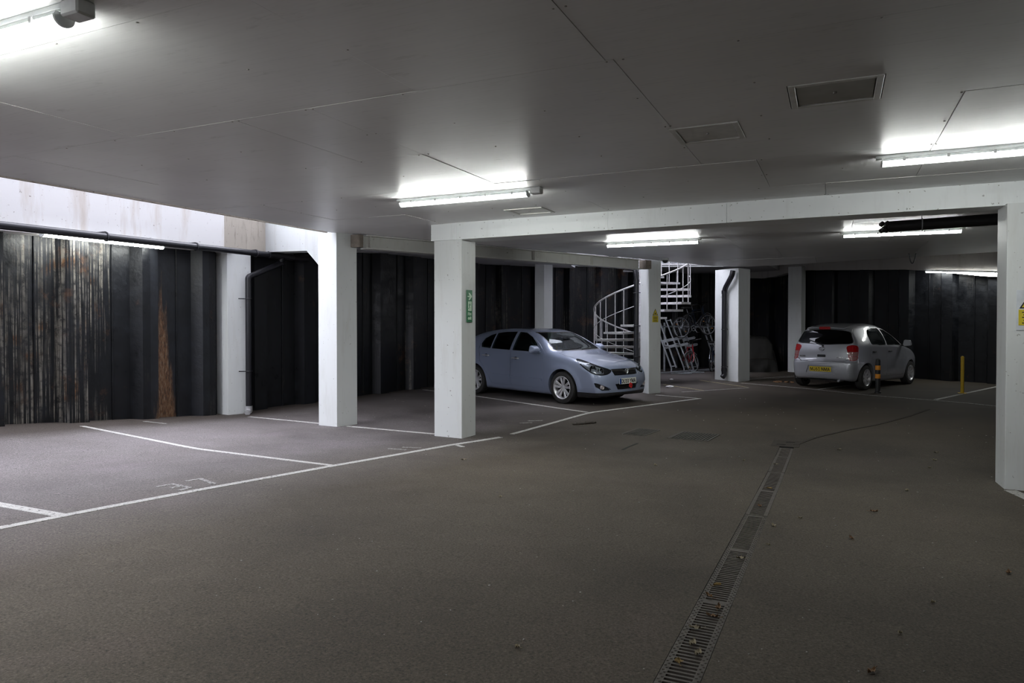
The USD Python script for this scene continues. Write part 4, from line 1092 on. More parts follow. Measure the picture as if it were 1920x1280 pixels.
for k in range(7):
    v, f = cbox((.05 + .10 * lr.random(), .04 + .05 * lr.random(), .02 + .03 * lr.random()), .006)
    pc_.add(v @ rz(lr.uniform(0, 180)).T + (lr.uniform(-.25, .25), lr.uniform(-.08, .08), .015), f)
obj('rubble', pc_, 'leaf_brown', thing('debris_heap', 'low scatter of brown debris on the asphalt left of the small silver hatchback', 'debris', (-1.2, 19.6, 0), 0), smooth=False, kind='stuff')

# fine pale grit lying about on the asphalt
gm = MB()
for k in range(340):
    while True:
        x, y = lr.uniform(-8.5, 2.2), 2.4 + 13 * lr.random() ** 1.6
        if not (-.68 < x < -.44 and y < 10.2):
            break
    r_ = lr.uniform(.0018, .0042) * (1 + y / 10)
    v, f = cbox((2 * r_, r_ * lr.uniform(1, 2), r_ * .9), r_ * .25)
    gm.add(v @ rz(lr.uniform(0, 180)).T + (x, y, float(floor_z(x, y)) + r_ * .4), f)
obj('grit', gm, 'concrete', None, smooth=False, label='fine pale grit scattered thinly over the whole asphalt floor', cat='grit', kind='stuff')
# ------------------------------------------------------------------ cars: a smooth solid from profiles, cut into panels
from scipy.interpolate import PchipInterpolator, RegularGridInterpolator
def car_paint(name, col, rough, metal=.65):
    mat(name, {'lw': ('layer_weight', {'blend': .35}), 'c': ('mix', {'mix_type': 'mix', 'color1': col, 'color2': tuple(c * .62 for c in col)}),
               'p': ('principled_bsdf', {'metallic': metal, 'roughness': rough, 'coat_weight': 1.0, 'coat_roughness': .06})},
        [('lw.facing', 'c.fac'), ('c.color', 'p.base_color')])
car_paint('paint_blue_silver', (.30, .35, .485), .40, .32)
car_paint('paint_silver', (.42, .43, .47), .40, .35)
plain('car_black', (.014, .014, .016), .45)
plain('trim_black', (.02, .02, .022), .35)
flat('chrome', (.72, .73, .75), .12, 1.0)
flat('alloy', (.68, .68, .71), .38, .6)
flat('mirror_glass', (.5, .52, .55), .03, 1.0)
plain('seat_cloth', (.035, .035, .04), .9, vary=.2)
plain('dash_grey', (.05, .05, .055), .7)
flat('plate_white', (.72, .72, .66), .4)
flat('plate_yellow', (.62, .47, .03), .4)
flat('plate_blue', (.015, .06, .26), .4)
flat('ink', (.008, .008, .008), .5)
flat('lamp_bowl', (.30, .31, .33), .25, .2)
flat('lamp_pink', (.34, .17, .17), .12)
flat('lamp_red', (.36, .008, .010), .12)
flat('lamp_clear', (.62, .56, .56), .10, .4)
flat('badge_red', (.55, .01, .012), .45)
flat('tax_paper', (.55, .55, .52), .6)
flat('brass', (.55, .40, .18), .3, .8)
def window_glass(name, tint, through):
    mat(name, {'lw': ('layer_weight', {'blend': .5}), 'fr': ('rgb_ramp', {'ramp': [(0, (.02, .02, .02)), (.5, (.03, .03, .03)), (.75, (.085, .085, .085)), (.9, (.25, .25, .25)), (1, (1, 1, 1))]}),
               't': ('transparent_bsdf', {'color': tint}), 'gl': ('glossy_bsdf', {'color': (.95, .97, 1), 'roughness': .02}), 'm': ('mix_closure', {})},
        [('lw.facing', 'fr.fac'), ('fr.color', 'm.fac'), ('t.BSDF', 'm.closure1'), ('gl.BSDF', 'm.closure2')], surface='m.closure')
window_glass('window_glass', (.52, .58, .56), 1)
window_glass('privacy_glass', (.06, .065, .07), 1)
window_glass('lamp_glass', (.82, .84, .86), 1)

def surface_nets(F, origin, h):
    ins = F < 0
    nx, ny, nz = F.shape
    ofs = [(0, 0, 0), (1, 0, 0), (0, 1, 0), (1, 1, 0), (0, 0, 1), (1, 0, 1), (0, 1, 1), (1, 1, 1)]
    C = [ins[a:nx - 1 + a, b:ny - 1 + b, c:nz - 1 + c] for a, b, c in ofs]
    n_in = sum(c.astype(int) for c in C)
    act = np.argwhere((n_in > 0) & (n_in < 8))
    idx = -np.ones((nx - 1, ny - 1, nz - 1), int); idx[tuple(act.T)] = np.arange(len(act))
    S = np.zeros((len(act), 3)); N = np.zeros(len(act))
    edges = [(i, j) for i in range(8) for j in range(i + 1, 8) if sum(abs(a - b) for a, b in zip(ofs[i], ofs[j])) == 1]
    val = [F[tuple((act + o).T)] for o in ofs]
    for i, j in edges:
        m = (val[i] < 0) != (val[j] < 0)
        t = np.where(m, val[i] / np.where(m, val[i] - val[j], 1), 0)
        p = np.array(ofs[i]) + t[:, None] * (np.array(ofs[j]) - ofs[i])
        S += np.where(m[:, None], p, 0); N += m
    V = (act + S / N[:, None]) * h + origin
    Q = []
    for ax in range(3):
        sl0 = [slice(1, -1)] * 3; sl1 = [slice(1, -1)] * 3
        sl0[ax] = slice(0, -1); sl1[ax] = slice(1, None)
        a, b = ins[tuple(sl0)], ins[tuple(sl1)]
        o, w = (ax + 1) % 3, (ax + 2) % 3
        for flip in (0, 1):
            g = np.argwhere((a & ~b) if not flip else (~a & b))
            off = np.ones(3, int); off[ax] = 0
            g = g + off
            def cell(do, dw):
                q = g.copy(); q[:, o] -= do; q[:, w] -= dw
                return idx[tuple(q.T)]
            quad = np.stack([cell(1, 1), cell(0, 1), cell(0, 0), cell(1, 0)], 1)
            Q.append(quad[:, ::-1] if flip else quad)
    Q = np.vstack(Q)
    return V, np.vstack([Q[:, [0, 1, 2]], Q[:, [0, 2, 3]]])

class CarBody:
    """profile: closed outline in (u, z), u the distance behind the nose; plan: half widths; the rest shapes the sections"""
    def __init__(s, profile, plan, belt, arches, tumble, k=.09, cf=.22, cr=.18, crown=.05, lower=None):
        P = np.array(profile, float); s.L = P[:, 0].max()
        # rounded closed outline
        t = np.concatenate([[0], np.cumsum(np.linalg.norm(np.diff(np.vstack([P, P[:1]]), axis=0), axis=1))])
        from scipy.interpolate import CubicSpline
        pc = [PchipInterpolator(np.concatenate([t[-4:-1] - t[-1], t, t[1:4] + t[-1]]), np.concatenate([P[-3:, i], P[:, i], P[:1, i], P[1:4, i]])) for i in (0, 1)]
        tt = np.linspace(0, t[-1], 400, endpoint=False)
        s.out = Polygon(np.column_stack([pc[0](tt), pc[1](tt)])).buffer(0)
        gu, gz = np.linspace(-.5, s.L + .5, 330), np.linspace(-.2, 1.9, 150)
        U, Z = np.meshgrid(gu, gz, indexing='ij')
        pts = shapely.points(U.ravel(), Z.ravel())
        d = shapely.distance(pts, s.out.exterior) * np.where(shapely.contains(s.out, pts), -1, 1)
        s.S = RegularGridInterpolator((gu, gz), d.reshape(U.shape), bounds_error=False, fill_value=None)
        s.W0 = PchipInterpolator(*np.array(plan).T); s.zb = PchipInterpolator(*np.array(belt).T)
        s.low = PchipInterpolator(*np.array(lower or [(0, .10), (.2, .06), (.35, .022), (.5, .006), (.66, 0), (.85, .012), (1.2, .04), (2, .1)]).T)
        s.arches, s.tumble, s.k, s.cf, s.cr, s.crown = arches, tumble, k, cf, cr, crown
    def f(s, p):
        u, y, z = p[..., 0], p[..., 1], p[..., 2]
        mid = s.L * .5; w = np.clip((u - mid) / mid, -1, 1)
        c = np.where(w < 0, s.cf * np.abs(w) ** .7, -s.cr * np.abs(w) ** .7)
        y2 = y * y
        d1 = s.S(np.stack([u - c * y2, z + s.crown * y2], -1))
        uu = np.clip(u, 0, s.L); zb = s.zb(uu); t = np.maximum(z - zb, 0)
        W = s.W0(uu) - s.low(np.clip(z, 0, 2)) - s.tumble[0] * (np.sqrt(t * t + .0009) - .03) - s.tumble[1] * t * t
        for ua, za, r, amp in s.arches:
            W = W + amp * np.exp(-((np.hypot(u - ua, z - za) - r) / .075) ** 2)
        d2 = (np.abs(y) - W) * .93
        h = np.clip(.5 + .5 * (d1 - d2) / s.k, 0, 1)
        return d2 * (1 - h) + d1 * h + s.k * h * (1 - h)
    def grid(s, h=.03):
        s.h = h
        x = np.arange(-.12, s.L + .13, h); y = np.arange(-1.02, 1.03, h); z = np.arange(.02, 1.68, h)
        s.o = np.array([x[0], y[0], z[0]])
        s.F = s.f(np.stack(np.meshgrid(x, y, z, indexing='ij'), -1))
    def level(s, off=0.0):
        V, F = surface_nets(s.F - off, s.o, s.h)
        for _ in range(3):
            e = 1e-3; f0 = s.f(V) - off
            g = np.stack([(s.f(V + d) - s.f(V - d)) / (2 * e) for d in np.eye(3) * e], 1)
            n2 = (g * g).sum(1)
            V = V - np.clip(f0 / np.maximum(n2, .05), -.02, .02)[:, None] * g
        m = Manifold(m3.Mesh(V.astype(np.float32), F.astype(np.uint32)))
        return m
    def yat(s, u, z, sign=1):
        lo, hi = 0.0, 1.05
        for _ in range(30):
            m = (lo + hi) / 2
            if s.f(np.array([[u, m, z]]))[0] < 0: lo = m
            else: hi = m
        return sign * lo
    def uat(s, y, z, rear=False):
        lo, hi = s.L * .5, (s.L + .1 if rear else -.1)
        for _ in range(30):
            m = (lo + hi) / 2
            if s.f(np.array([[m, y, z]]))[0] < 0: lo = m
            else: hi = m
        return lo

def ext(poly, length=4.0):
    """a shapely polygon as a prism along +z (a Manifold)"""
    out = Manifold()
    for g in getattr(poly, 'geoms', [poly]):
        g = shapely.geometry.polygon.orient(g)
        cs = CrossSection([np.array(g.exterior.coords)[:-1]] + [np.array(i.coords)[:-1] for i in g.interiors])
        out = out + cs.extrude(length)
    return out
def side_prism(poly, sign, y0=.25, y1=1.2):
    """outline in (u, z), reaching from |y| = y0 to y1 on one side (sign 0: both)"""
    if sign == 0:
        return side_prism(poly, 1, y0, y1) + side_prism(poly, -1, y0, y1)
    m = ext(poly, y1 - y0)                                   # (u, z, t) -> (u, y, z)
    if sign > 0:
        return m.transform([[1, 0, 0, 0], [0, 0, -1, y1], [0, 1, 0, 0]])
    return m.transform([[1, 0, 0, 0], [0, 0, -1, -y0], [0, 1, 0, 0]])
def end_prism(poly, u0, u1):
    """outline in (y, z), from u0 to u1"""
    m = ext(poly, u1 - u0)
    return m.transform([[0, 0, 1, u0], [1, 0, 0, 0], [0, 1, 0, 0]])
def top_prism(poly, z0, z1):
    return ext(poly, z1 - z0).translate((0, 0, z0))
def diag_prism(poly, sign, q0, q1, ang=45):
    """outline in (p, z) where p runs backwards and outwards at ang degrees; swept along the other diagonal"""
    c, s_ = math.cos(math.radians(ang)), math.sin(math.radians(ang))
    m = ext(poly, q1 - q0).translate((0, 0, q0))             # (p, z, q); u = c p - s q, y = s p + c q
    m = m.transform([[c, 0, -s_, 0], [s_, 0, c, 0], [0, 1, 0, 0]])
    return m if sign > 0 else m.mirror((0, 1, 0))
def poly(*p):
    return Polygon(p).buffer(0)
def soft(pg, r):
    return pg.buffer(-r, quad_segs=6).buffer(2 * r, quad_segs=6).buffer(-r, quad_segs=6)
def smooth_poly(pts, n=8):
    P = np.array(pts, float); k = len(P); t = np.arange(k + 6) - 3
    Q = np.vstack([P[-3:], P, P[:3]])
    from scipy.interpolate import CubicSpline
    tt = np.linspace(0, k, k * n, endpoint=False)
    return Polygon(np.column_stack([CubicSpline(t, Q[:, i])(tt) for i in (0, 1)])).buffer(0)

class Car:
    def __init__(s, body, name, label, loc, rotz, wheelbase_mid):
        s.b = body; s.mid = wheelbase_mid
        s.t = thing(name, label, 'car', loc, rotz)
    def T(s, v):                                              # car space (u, y, z) -> thing space, nose towards +x
        return np.column_stack([s.mid - v[:, 0], -v[:, 1], v[:, 2]])
    def put(s, name, man, m, parent=None, smooth=35, label=None):
        if man.num_tri() == 0:
            return None
        return obj(name, MB().man(man, s.T), m, parent or s.t, smooth, label)
    def mesh(s, name, mb, m, parent=None, smooth=30, label=None):
        mb = mb if isinstance(mb, MB) else MB().add(*mb)
        mb.v = [s.T(v) for v in mb.v]
        return obj(name, mb, m, parent or s.t, smooth, label)
    def wheel(s, u, y, r, rim_r, spokes, width=.19, twin=True, rim='alloy', steer=0):
        sg = 1 if y > 0 else -1
        def P(v):                                             # wheel space: axis z outward -> car space
            v = np.asarray(v, float)
            return np.column_stack([v[:, 0] + u, (v[:, 2]) * sg + y, v[:, 1] * sg * sg + r])
        w = width / 2
        prof = [(rim_r - .012, -w * .9), (rim_r + .01, -w), (r - .045, -w * 1.04), (r - .012, -w * .9), (r, -w * .62), (r, w * .62), (r - .012, w * .9), (r - .045, w * 1.04), (rim_r + .012, w), (rim_r - .004, w * .93), (rim_r - .012, w * .8)]
        v, f = lathe(prof, 48)
        ty = s.mesh('wheel', MB().add(P(v), f if sg < 0 else f[:, ::-1]), 'rubber')
        m = MB()
        v, f = lathe([(rim_r - .03, -w * .8), (rim_r - .028, w * .55), (rim_r - .012, w * .86), (rim_r - .002, w * .9), (rim_r + .004, w * .99), (rim_r - .006, w * 1.02), (rim_r - .022, w * .8), (rim_r - .034, w * .5)], 40)
        m.add(P(v), f if sg < 0 else f[:, ::-1])
        sp = MB()
        def spoke(a, wd0, wd1, off):
            c, s_ = math.cos(a), math.sin(a)
            r0, r1 = .045, rim_r - .015
            q = []
            for rr, wd, zz, th in ((r0, wd0, w * .62, .02), (r1, wd1, w * .82, .016)):
                for e in (-1, 1):
                    q.append((rr, e * wd / 2 + off * (rr / r1), zz)); q.append((rr, e * wd * .7 / 2 + off * (rr / r1), zz + .004)); q.append((rr, e * wd / 2 + off * (rr / r1), zz - th))
            q = np.array(q)
            h = Manifold.hull_points(q).to_mesh(); vv = np.array(h.vert_properties[:, :3])
            vv = np.column_stack([vv[:, 0] * c - vv[:, 1] * s_, vv[:, 0] * s_ + vv[:, 1] * c, vv[:, 2]])
            sp.add(P(vv), np.array(h.tri_verts) if sg < 0 else np.array(h.tri_verts)[:, ::-1])
        for k in range(spokes):
            a = 2 * math.pi * (k + .25) / spokes
            if twin:
                spoke(a - .075, .038, .056, -.036); spoke(a + .075, .038, .056, .036)
            else:
                spoke(a, .05, .06, 0)
        rimp = s.mesh('rim', m, rim, ty)
        for vv, ff in zip(sp.v, [f - o for f, o in zip(sp.f, np.cumsum([0] + [len(x) for x in sp.v[:-1]]))]):
            s.mesh('spoke', MB().add(vv, ff), rim, ty, smooth=20)
        v, f = lathe([(0, w * .72), (.030, w * .72), (.055, w * .66), (.066, w * .5), (.066, w * .2)], 20)
        s.mesh('hub_cap', MB().add(P(v), f if sg < 0 else f[:, ::-1]), rim, ty)
        v, f = lathe([(0, -w * .1), (rim_r - .03, -w * .1)], 30)
        s.mesh('brake_disc', MB().add(P(v), f).add(P(v), f[:, ::-1]), 'car_black', ty)
        return ty
    def arch_cut(s, u, r, ra, y0=.52):
        m = Manifold()
        for sg in (1, -1):
            c = Manifold.cylinder(.7, ra, ra, 48).rotate((-90, 0, 0)).translate((u, y0 if sg > 0 else -y0 - .7, r))
            m = m + c
        return m
    def liner(s, u, r, ra):
        for sg in (1, -1):
            a = np.linspace(-.25, math.pi + .25, 24); m = MB()
            ri = ra - .002
            V = np.vstack([[(u + ri * math.cos(q), sg * yy, r + ri * math.sin(q)) for q in a] for yy in (.525, .76)])
            n = len(a); F = []
            for i in range(n - 1):
                F += [(i, i + 1, n + i + 1, n + i), (i, n + i, n + i + 1, i + 1)]
            m.add(V, F)
            c = len(V); V2 = np.vstack([V[:n], [(u, sg * .525, r)]])
            m.add(V2, [(i, i + 1, n) for i in range(n - 1)] + [(i + 1, i, n) for i in range(n - 1)])
            s.mesh('arch_liner', m, 'car_black')
    def plate(s, text, u, y, z, rear, white, tilt=0.0, blue=True, w=.52, h=.112):
        sg = 1 if rear else -1
        bas = np.array([0, sg * 1.0, 0])                      # reading direction in car space
        def P(v):
            v = np.asarray(v, float)
            c, s_ = math.cos(tilt), math.sin(tilt)
            return np.column_stack([u + sg * (v[:, 2] * c + v[:, 1] * s_ * -1), y + sg * v[:, 0], z + v[:, 1] * c + v[:, 2] * s_])
        v, f = cbox((w, h, .008), .002)
        pl = s.mesh('number_plate', MB().add(P(v), f), 'plate_white' if white else 'plate_yellow')
        tm = meshkit.text_mesh(text, .074, .003, bold=True)
        tv = np.array(tm.vertices); wd = np.ptp(tv[:, 0]); sc = min(1.0, (w - (.085 if blue else .05)) / wd)
        tv[:, 0] = (tv[:, 0] - tv[:, 0].min()) * sc - wd * sc / 2 + (.022 if blue else 0); tv[:, 1] -= .037; tv[:, 2] += .0035
        s.mesh('plate_lettering', MB().add(P(tv), tm.faces), 'ink', pl, smooth=False)
        if blue:
            v, f = cbox((.05, h - .006, .003)); v[:, 0] -= w / 2 - .03; v[:, 2] += .004
            s.mesh('plate_band', MB().add(P(v), f), 'plate_blue', pl, smooth=False)
        return pl
    def interior(s, x_dash, seats, zf, wheel_y, roof):
        """dash, seats, steering wheel"""
        m = MB().box((x_dash, 0, zf + .58), (.42, 1.30, .16), ch=.05)
        s.mesh('dashboard', m, 'dash_grey')
        for (u, y, wd) in seats:
            c = MB()
            h = Manifold.hull_points(np.array([(u + a, y + b * wd / 2, z) for a, b, z in ((0, -1, zf + .22), (0, 1, zf + .22), (.5, -1, zf + .2), (.5, 1, zf + .2), (0, -.9, zf + .34), (0, .9, zf + .34), (.5, -1, zf + .3), (.5, 1, zf + .3))]))
            c.man(h)
            h = Manifold.hull_points(np.array([(u + a, y + b * wd / 2, z) for a, b, z in ((.42, -1, zf + .3), (.42, 1, zf + .3), (.55, -1, zf + .28), (.55, 1, zf + .28), (.62, -.75, zf + .86), (.62, .75, zf + .86), (.72, -.75, zf + .85), (.72, .75, zf + .85))]))
            c.man(h)
            st = s.mesh('seat', c, 'seat_cloth')
            for yy in ([y] if wd < .8 else [y - .38, y + .38]):
                hd = Manifold.hull_points(np.array([(u + a, yy + b, z) for a in (.66, .75) for b in (-.12, .12) for z in (zf + .9, zf + 1.05)]))
                s.put('headrest', hd, 'seat_cloth', st)
        a = np.linspace(0, 2 * math.pi, 29)[:-1]
        st = MB().tube([(x_dash + .30 + .07 * math.sin(q), wheel_y + .185 * math.cos(q), zf + .62 + .17 * math.sin(q)) for q in a], .014, 8, closed=True)
        s.mesh('steering_wheel', st, 'car_black')

# ================================================================== the silver-blue hatchback, seen from its front right
A_ARCH = [(.94, .316, .37, .016), (3.554, .316, .37, .018)]
ab = CarBody(
    [(.03, .20), (.0, .32), (-.005, .45), (.015, .57), (.05, .655), (.11, .725), (.2, .775), (.40, .85), (.70, .925), (1.0, .985), (1.16, 1.025), (1.45, 1.175), (1.75, 1.32), (2.05, 1.415), (2.35, 1.455), (2.7, 1.462), (3.1, 1.445), (3.5, 1.395), (3.80, 1.325),
     (3.95, 1.265), (4.04, 1.10), (4.12, .97), (4.19, .90), (4.24, .78), (4.25, .60), (4.235, .42), (4.16, .25), (3.95, .20), (2.1, .175), (.3, .17)],
    [(0, .69), (.08, .755), (.2, .80), (.45, .84), (.9, .868), (1.5, .876), (2.6, .876), (3.3, .868), (3.8, .835), (4.1, .785), (4.26, .72)],
    [(0, .70), (.4, .80), (1.0, .90), (1.5, .95), (2.5, .965), (3.3, .99), (4.26, 1.0)], A_ARCH, (.36, .42), k=.085, cf=.24, cr=.16, crown=.055)
ab.grid(.03)
A_POS, A_ROT = (-4.81, 12.86), -22.0
ax = (2 * .94 + 2.614) / 2                                    # thing origin under the middle of the wheelbase
d_ = np.array([math.cos(math.radians(A_ROT)), math.sin(math.radians(A_ROT))]); n_ = np.array([-d_[1], d_[0]])
a_loc = np.array(A_POS) - d_ * 1.307 + n_ * .79
A = Car(ab, 'hatchback_car', 'blue-silver five-door hatchback parked nose outwards beside the spiral stairs', (a_loc[0], a_loc[1], 0), A_ROT, ax)
# NB in car space y > 0 is the car's right-hand side
B0, B6, B12, Bin, Bp = ab.level(0), ab.level(-.006), ab.level(-.013), ab.level(-.045), ab.level(.018)
cab = side_prism(poly((1.10, .60), (3.85, .60), (3.97, 1.15), (3.8, 1.5), (1.9, 1.5), (1.25, 1.02)), 1, -.0, 1.2) + side_prism(poly((1.10, .60), (3.85, .60), (3.97, 1.15), (3.8, 1.5), (1.9, 1.5), (1.25, 1.02)), -1, 0, 1.2)
cabin = (Bin ^ cab)
shell = B0 - cabin
arches = A.arch_cut(.94, .316, .365) + A.arch_cut(3.554, .316, .365)
shell = shell - arches
skin6 = B6 - B12
w_front = soft(poly((1.58, .985), (2.37, 1.0), (2.37, 1.385), (2.16, 1.37), (1.93, 1.285), (1.72, 1.155)), .018)
w_rear = soft(poly((2.45, 1.002), (3.03, 1.02), (3.03, 1.352), (2.8, 1.378), (2.45, 1.388)), .018)
w_quart = soft(poly((3.07, 1.022), (3.37, 1.04), (3.42, 1.12), (3.36, 1.23), (3.22, 1.305), (3.07, 1.345)), .018)
w_all = shapely.union_all([w_front, w_rear, w_quart])
screen = soft(Polygon([(-.70, 1.015), (.70, 1.015), (.60, 1.22), (.535, 1.385), (-.535, 1.385), (-.60, 1.22)]), .03)
back = soft(Polygon([(-.60, 1.02), (.60, 1.02), (.50, 1.27), (-.50, 1.27)]), .03)
scr_p = end_prism(screen, .9, 2.15); bk_p = end_prism(back, 3.6, 4.4)
# headlamps, grille and the other openings of the nose
head = smooth_poly([(1.005, .872), (.80, .835), (.58, .755), (.375, .690), (.355, .640), (.46, .590), (.66, .600), (.85, .700)], 8)
hl = {sg: diag_prism(head, sg, -.35, .9) for sg in (1, -1)}
grille = soft(poly((-.40, .695), (.40, .695), (.35, .575), (-.35, .575)), .015)
intake = soft(poly((-.36, .415), (.36, .415), (.29, .305), (-.29, .305)), .012)
lip = poly((-1, .0), (1, .0), (1, .255), (-1, .255))
fog = {sg: soft(Polygon([(sg * .44, .30), (sg * .50, .345), (sg * .79, .455), (sg * .765, .37), (sg * .66, .30)]).buffer(0), .01) for sg in (1, -1)}
front_cut = end_prism(grille, -.2, .25) + end_prism(intake, -.2, .25) + end_prism(fog[1], -.2, .6) + end_prism(fog[-1], -.2, .6)
cutter = side_prism(w_all, 0) + scr_p + bk_p
recess = (front_cut + hl[1] + hl[-1]) - ab.level(-.05)
body = shell - cutter - recess
lip_piece = (body ^ end_prism(lip, -.2, .62))
body = body - end_prism(lip, -.2, .62)
# doors and bonnet as pieces of their own
d_front = poly((1.45, .27), (2.41, .27), (2.41, 1.415), (2.1, 1.40), (1.86, 1.28), (1.62, 1.14), (1.47, 1.02), (1.45, .9))
d_rear = poly((2.41, .27), (3.03, .27), (3.10, .40), (3.24, .60), (3.40, .74), (3.46, 1.02), (3.45, 1.15), (3.38, 1.26), (3.22, 1.345), (2.8, 1.412), (2.41, 1.415))
gap = .0035
doors = {}
for nm, pg in (('f', d_front), ('r', d_rear)):
    for sg in (1, -1):
        doors[nm, sg] = body ^ side_prism(pg.buffer(-gap), sg, .45)
both = side_prism(d_front.buffer(gap * .2), 0, .45) + side_prism(d_rear.buffer(gap * .2), 0, .45)
body = body - (both - B12) - (side_prism(d_front.buffer(-gap), 0, .45) + side_prism(d_rear.buffer(-gap), 0, .45))
bon = Polygon([(.09, -.43), (.30, -.56), (.62, -.70), (1.15, -.72), (1.24, -.4), (1.27, 0), (1.24, .4), (1.15, .72), (.62, .70), (.30, .56), (.09, .43), (.05, 0)]).buffer(0)
bonz = top_prism(bon.buffer(-gap), .70, 1.2)
bonnet = body ^ bonz
body = body - (top_prism(bon, .70, 1.2) - B12) - bonz
tail_l = {sg: diag_prism(soft(poly((.26, .70), (.62, .70), (.66, 1.02), (.42, 1.04)), .03), sg, -9, 9, 90) for sg in (1, -1)}
tl = soft(Polygon([(4.02, .76), (4.5, .76), (4.5, 1.03), (3.86, 1.05)]), .02)
tails = (side_prism(tl, 0, .50))
tail_lamp = (body - B12) ^ tails
body = body - tails.__add__(Manifold()) if False else body - ((tails) - B12)
A.put('body', body, 'paint_blue_silver')
A.put('bonnet', bonnet, 'paint_blue_silver')
A.put('bumper_lip', lip_piece, 'trim_black')
mould = {sg: side_prism(poly((1.50, .415), (1.50, .455), (2.4, .475), (2.405, .435)), sg, .5) + side_prism(poly((2.415, .435), (2.415, .475), (3.05, .49), (3.03, .447)), sg, .5) for sg in (1, -1)}
strip = Bp - B6
for sg, side in ((1, 'r'), (-1, 'l')):
    for nm, wins in (('f', [w_front]), ('r', [w_rear, w_quart])):
        pg = d_front if nm == 'f' else d_rear
        dr = A.put('door', doors[nm, sg], 'paint_blue_silver')
        for w in wins:
            A.put('window', skin6 ^ side_prism(w.buffer(.002), sg), 'window_glass', dr)
            A.put('window_seal', (ab.level(-.001) - B12) ^ side_prism(w.buffer(.012).difference(w.buffer(-.006)), sg, .4), 'trim_black', dr)
        A.put('rubbing_strip', strip ^ mould[sg] ^ side_prism(pg, sg, .4), 'paint_blue_silver', dr)
        hu, hz = (2.26, .838) if nm == 'f' else (3.20, .868)
        yy = ab.yat(hu, hz)
        h = Manifold.hull_points(np.array([(hu + a, sg * (yy + b), hz + c) for a, b, c in ((-.11, .004, -.011), (-.11, .004, .012), (.10, .004, -.012), (.10, .004, .015), (-.085, .042, -.004), (-.085, .042, .008), (.085, .044, -.005), (.085, .044, .011), (0, .05, -.004), (0, .05, .010))]))
        A.put('handle', h, 'alloy', dr)
        cup = Manifold.sphere(.045, 24).scale((1.25, .14, .8)).translate((hu - .01, sg * (yy - .003), hz - .004))
        A.put('handle_cup', cup, 'car_black', dr)
        if nm == 'f':
            yy = ab.yat(1.60, 1.0)
            q = [(1.56, .10, 1.005, .05), (1.57, .27, 1.01, .045), (1.575, .12, 1.075, .045), (1.58, .25, 1.085, .04), (1.50, .16, 1.04, .05), (1.51, .24, 1.045, .045)]
            h = Manifold()
            hs = [Manifold.sphere(r, 20).translate((u, sg * (yy + y - .02), z)) for u, y, z, r in q]
            mir = Manifold.batch_hull(hs).trim_by_plane((-1, 0, 0), -1.605)
            stalk = Manifold.batch_hull([Manifold.sphere(.028, 14).translate((1.57, sg * (yy - .01), .985)), Manifold.sphere(.028, 14).translate((1.55, sg * (yy + .11), .99)), Manifold.sphere(.02, 14).translate((1.62, sg * (yy - .01), .985))])
            mp = A.put('mirror', mir, 'paint_blue_silver', dr)
            A.put('mirror_foot', stalk, 'paint_blue_silver', dr)
A.put('windscreen', skin6 ^ end_prism(screen.buffer(.002), .9, 2.15), 'window_glass')
A.put('screen_band', (ab.level(-.002) - B12) ^ end_prism(screen.buffer(.014).difference(screen.buffer(-.018)), .9, 2.15), 'trim_black')
A.put('rear_window', skin6 ^ end_prism(back.buffer(.002), 3.6, 4.4), 'privacy_glass')
A.put('tail_lamp', tail_lamp, 'lamp_red', label='red tail lamp')
for sg in (1, -1):
    lens = A.put('headlamp', (ab.level(-.001) - B6) ^ hl[sg], 'lamp_glass', label='clear headlamp')
    A.put('lamp_bowl', (ab.level(-.030) - ab.level(-.046)) ^ hl[sg], 'lamp_bowl', lens)
    A.put('lamp_mask', (ab.level(-.022) - ab.level(-.032)) ^ diag_prism(head.intersection(shapely.union_all([sbox(.30, .5, .50, .9), head.difference(head.buffer(-.022))])), sg, -.35, .9), 'trim_black', lens)
    for p_, z_, r_ in ((.565, .665, .056), (.71, .705, .064)):
        c45 = math.cos(math.radians(45)); best = None
        q = np.linspace(-.35, .9, 300); u_ = c45 * p_ - c45 * q; y_ = c45 * p_ + c45 * q
        fv = ab.f(np.column_stack([u_, y_, np.full_like(u_, z_)])); k = np.argmin(np.abs(fv + .022) + (q < 0) * 0)
        ctr = np.array([u_[k], sg * y_[k], z_])
        v, f = lathe([(0, -.012), (r_ * .3, -.012), (r_ * .62, -.004), (r_ * .9, .012), (r_, .016), (r_ * .96, .018), (r_ * .5, -.002)], 20)
        nd = np.array([-c45 * .93, sg * c45 * .55, .05]); nd /= np.linalg.norm(nd)
        e1 = np.cross(nd, (0, 0, 1)); e1 /= np.linalg.norm(e1); e2 = np.cross(nd, e1)
        vv = ctr + v[:, :1] * e1 + v[:, 1:2] * e2 + v[:, 2:] * nd
        A.mesh('reflector', MB().add(vv, np.vstack([f, f[:, ::-1]])), 'chrome', lens)
# grille: bars, brow and badge
gz = lambda z, y, d=.0: ab.uat(y, z) + d
def bar_across(z, y0, y1, hgt, dep, d=.0, n=9, zf=None):
    ys_ = np.linspace(y0, y1, n); m = MB()
    V = []
    for y in ys_:
        zz = z if zf is None else zf(y)
        u = gz(zz, y, d)
        V += [(u, y, zz - hgt / 2), (u, y, zz + hgt / 2), (u + dep, y, zz + hgt / 2), (u + dep, y, zz - hgt / 2)]
    F = []
    for i in range(n - 1):
        for q in range(4):
            w = (q + 1) % 4
            F += [(i * 4 + q, i * 4 + w, i * 4 + 4 + w, i * 4 + 4 + q)]
    F += [(0, 3, 2, 1), (n * 4 - 4, n * 4 - 3, n * 4 - 2, n * 4 - 1)]
    return np.array(V), np.array(F)[:, ::-1]
gr = A.put('grille', (ab.level(-.040) - ab.level(-.052)) ^ end_prism(grille.buffer(.01), -.2, .25), 'car_black')
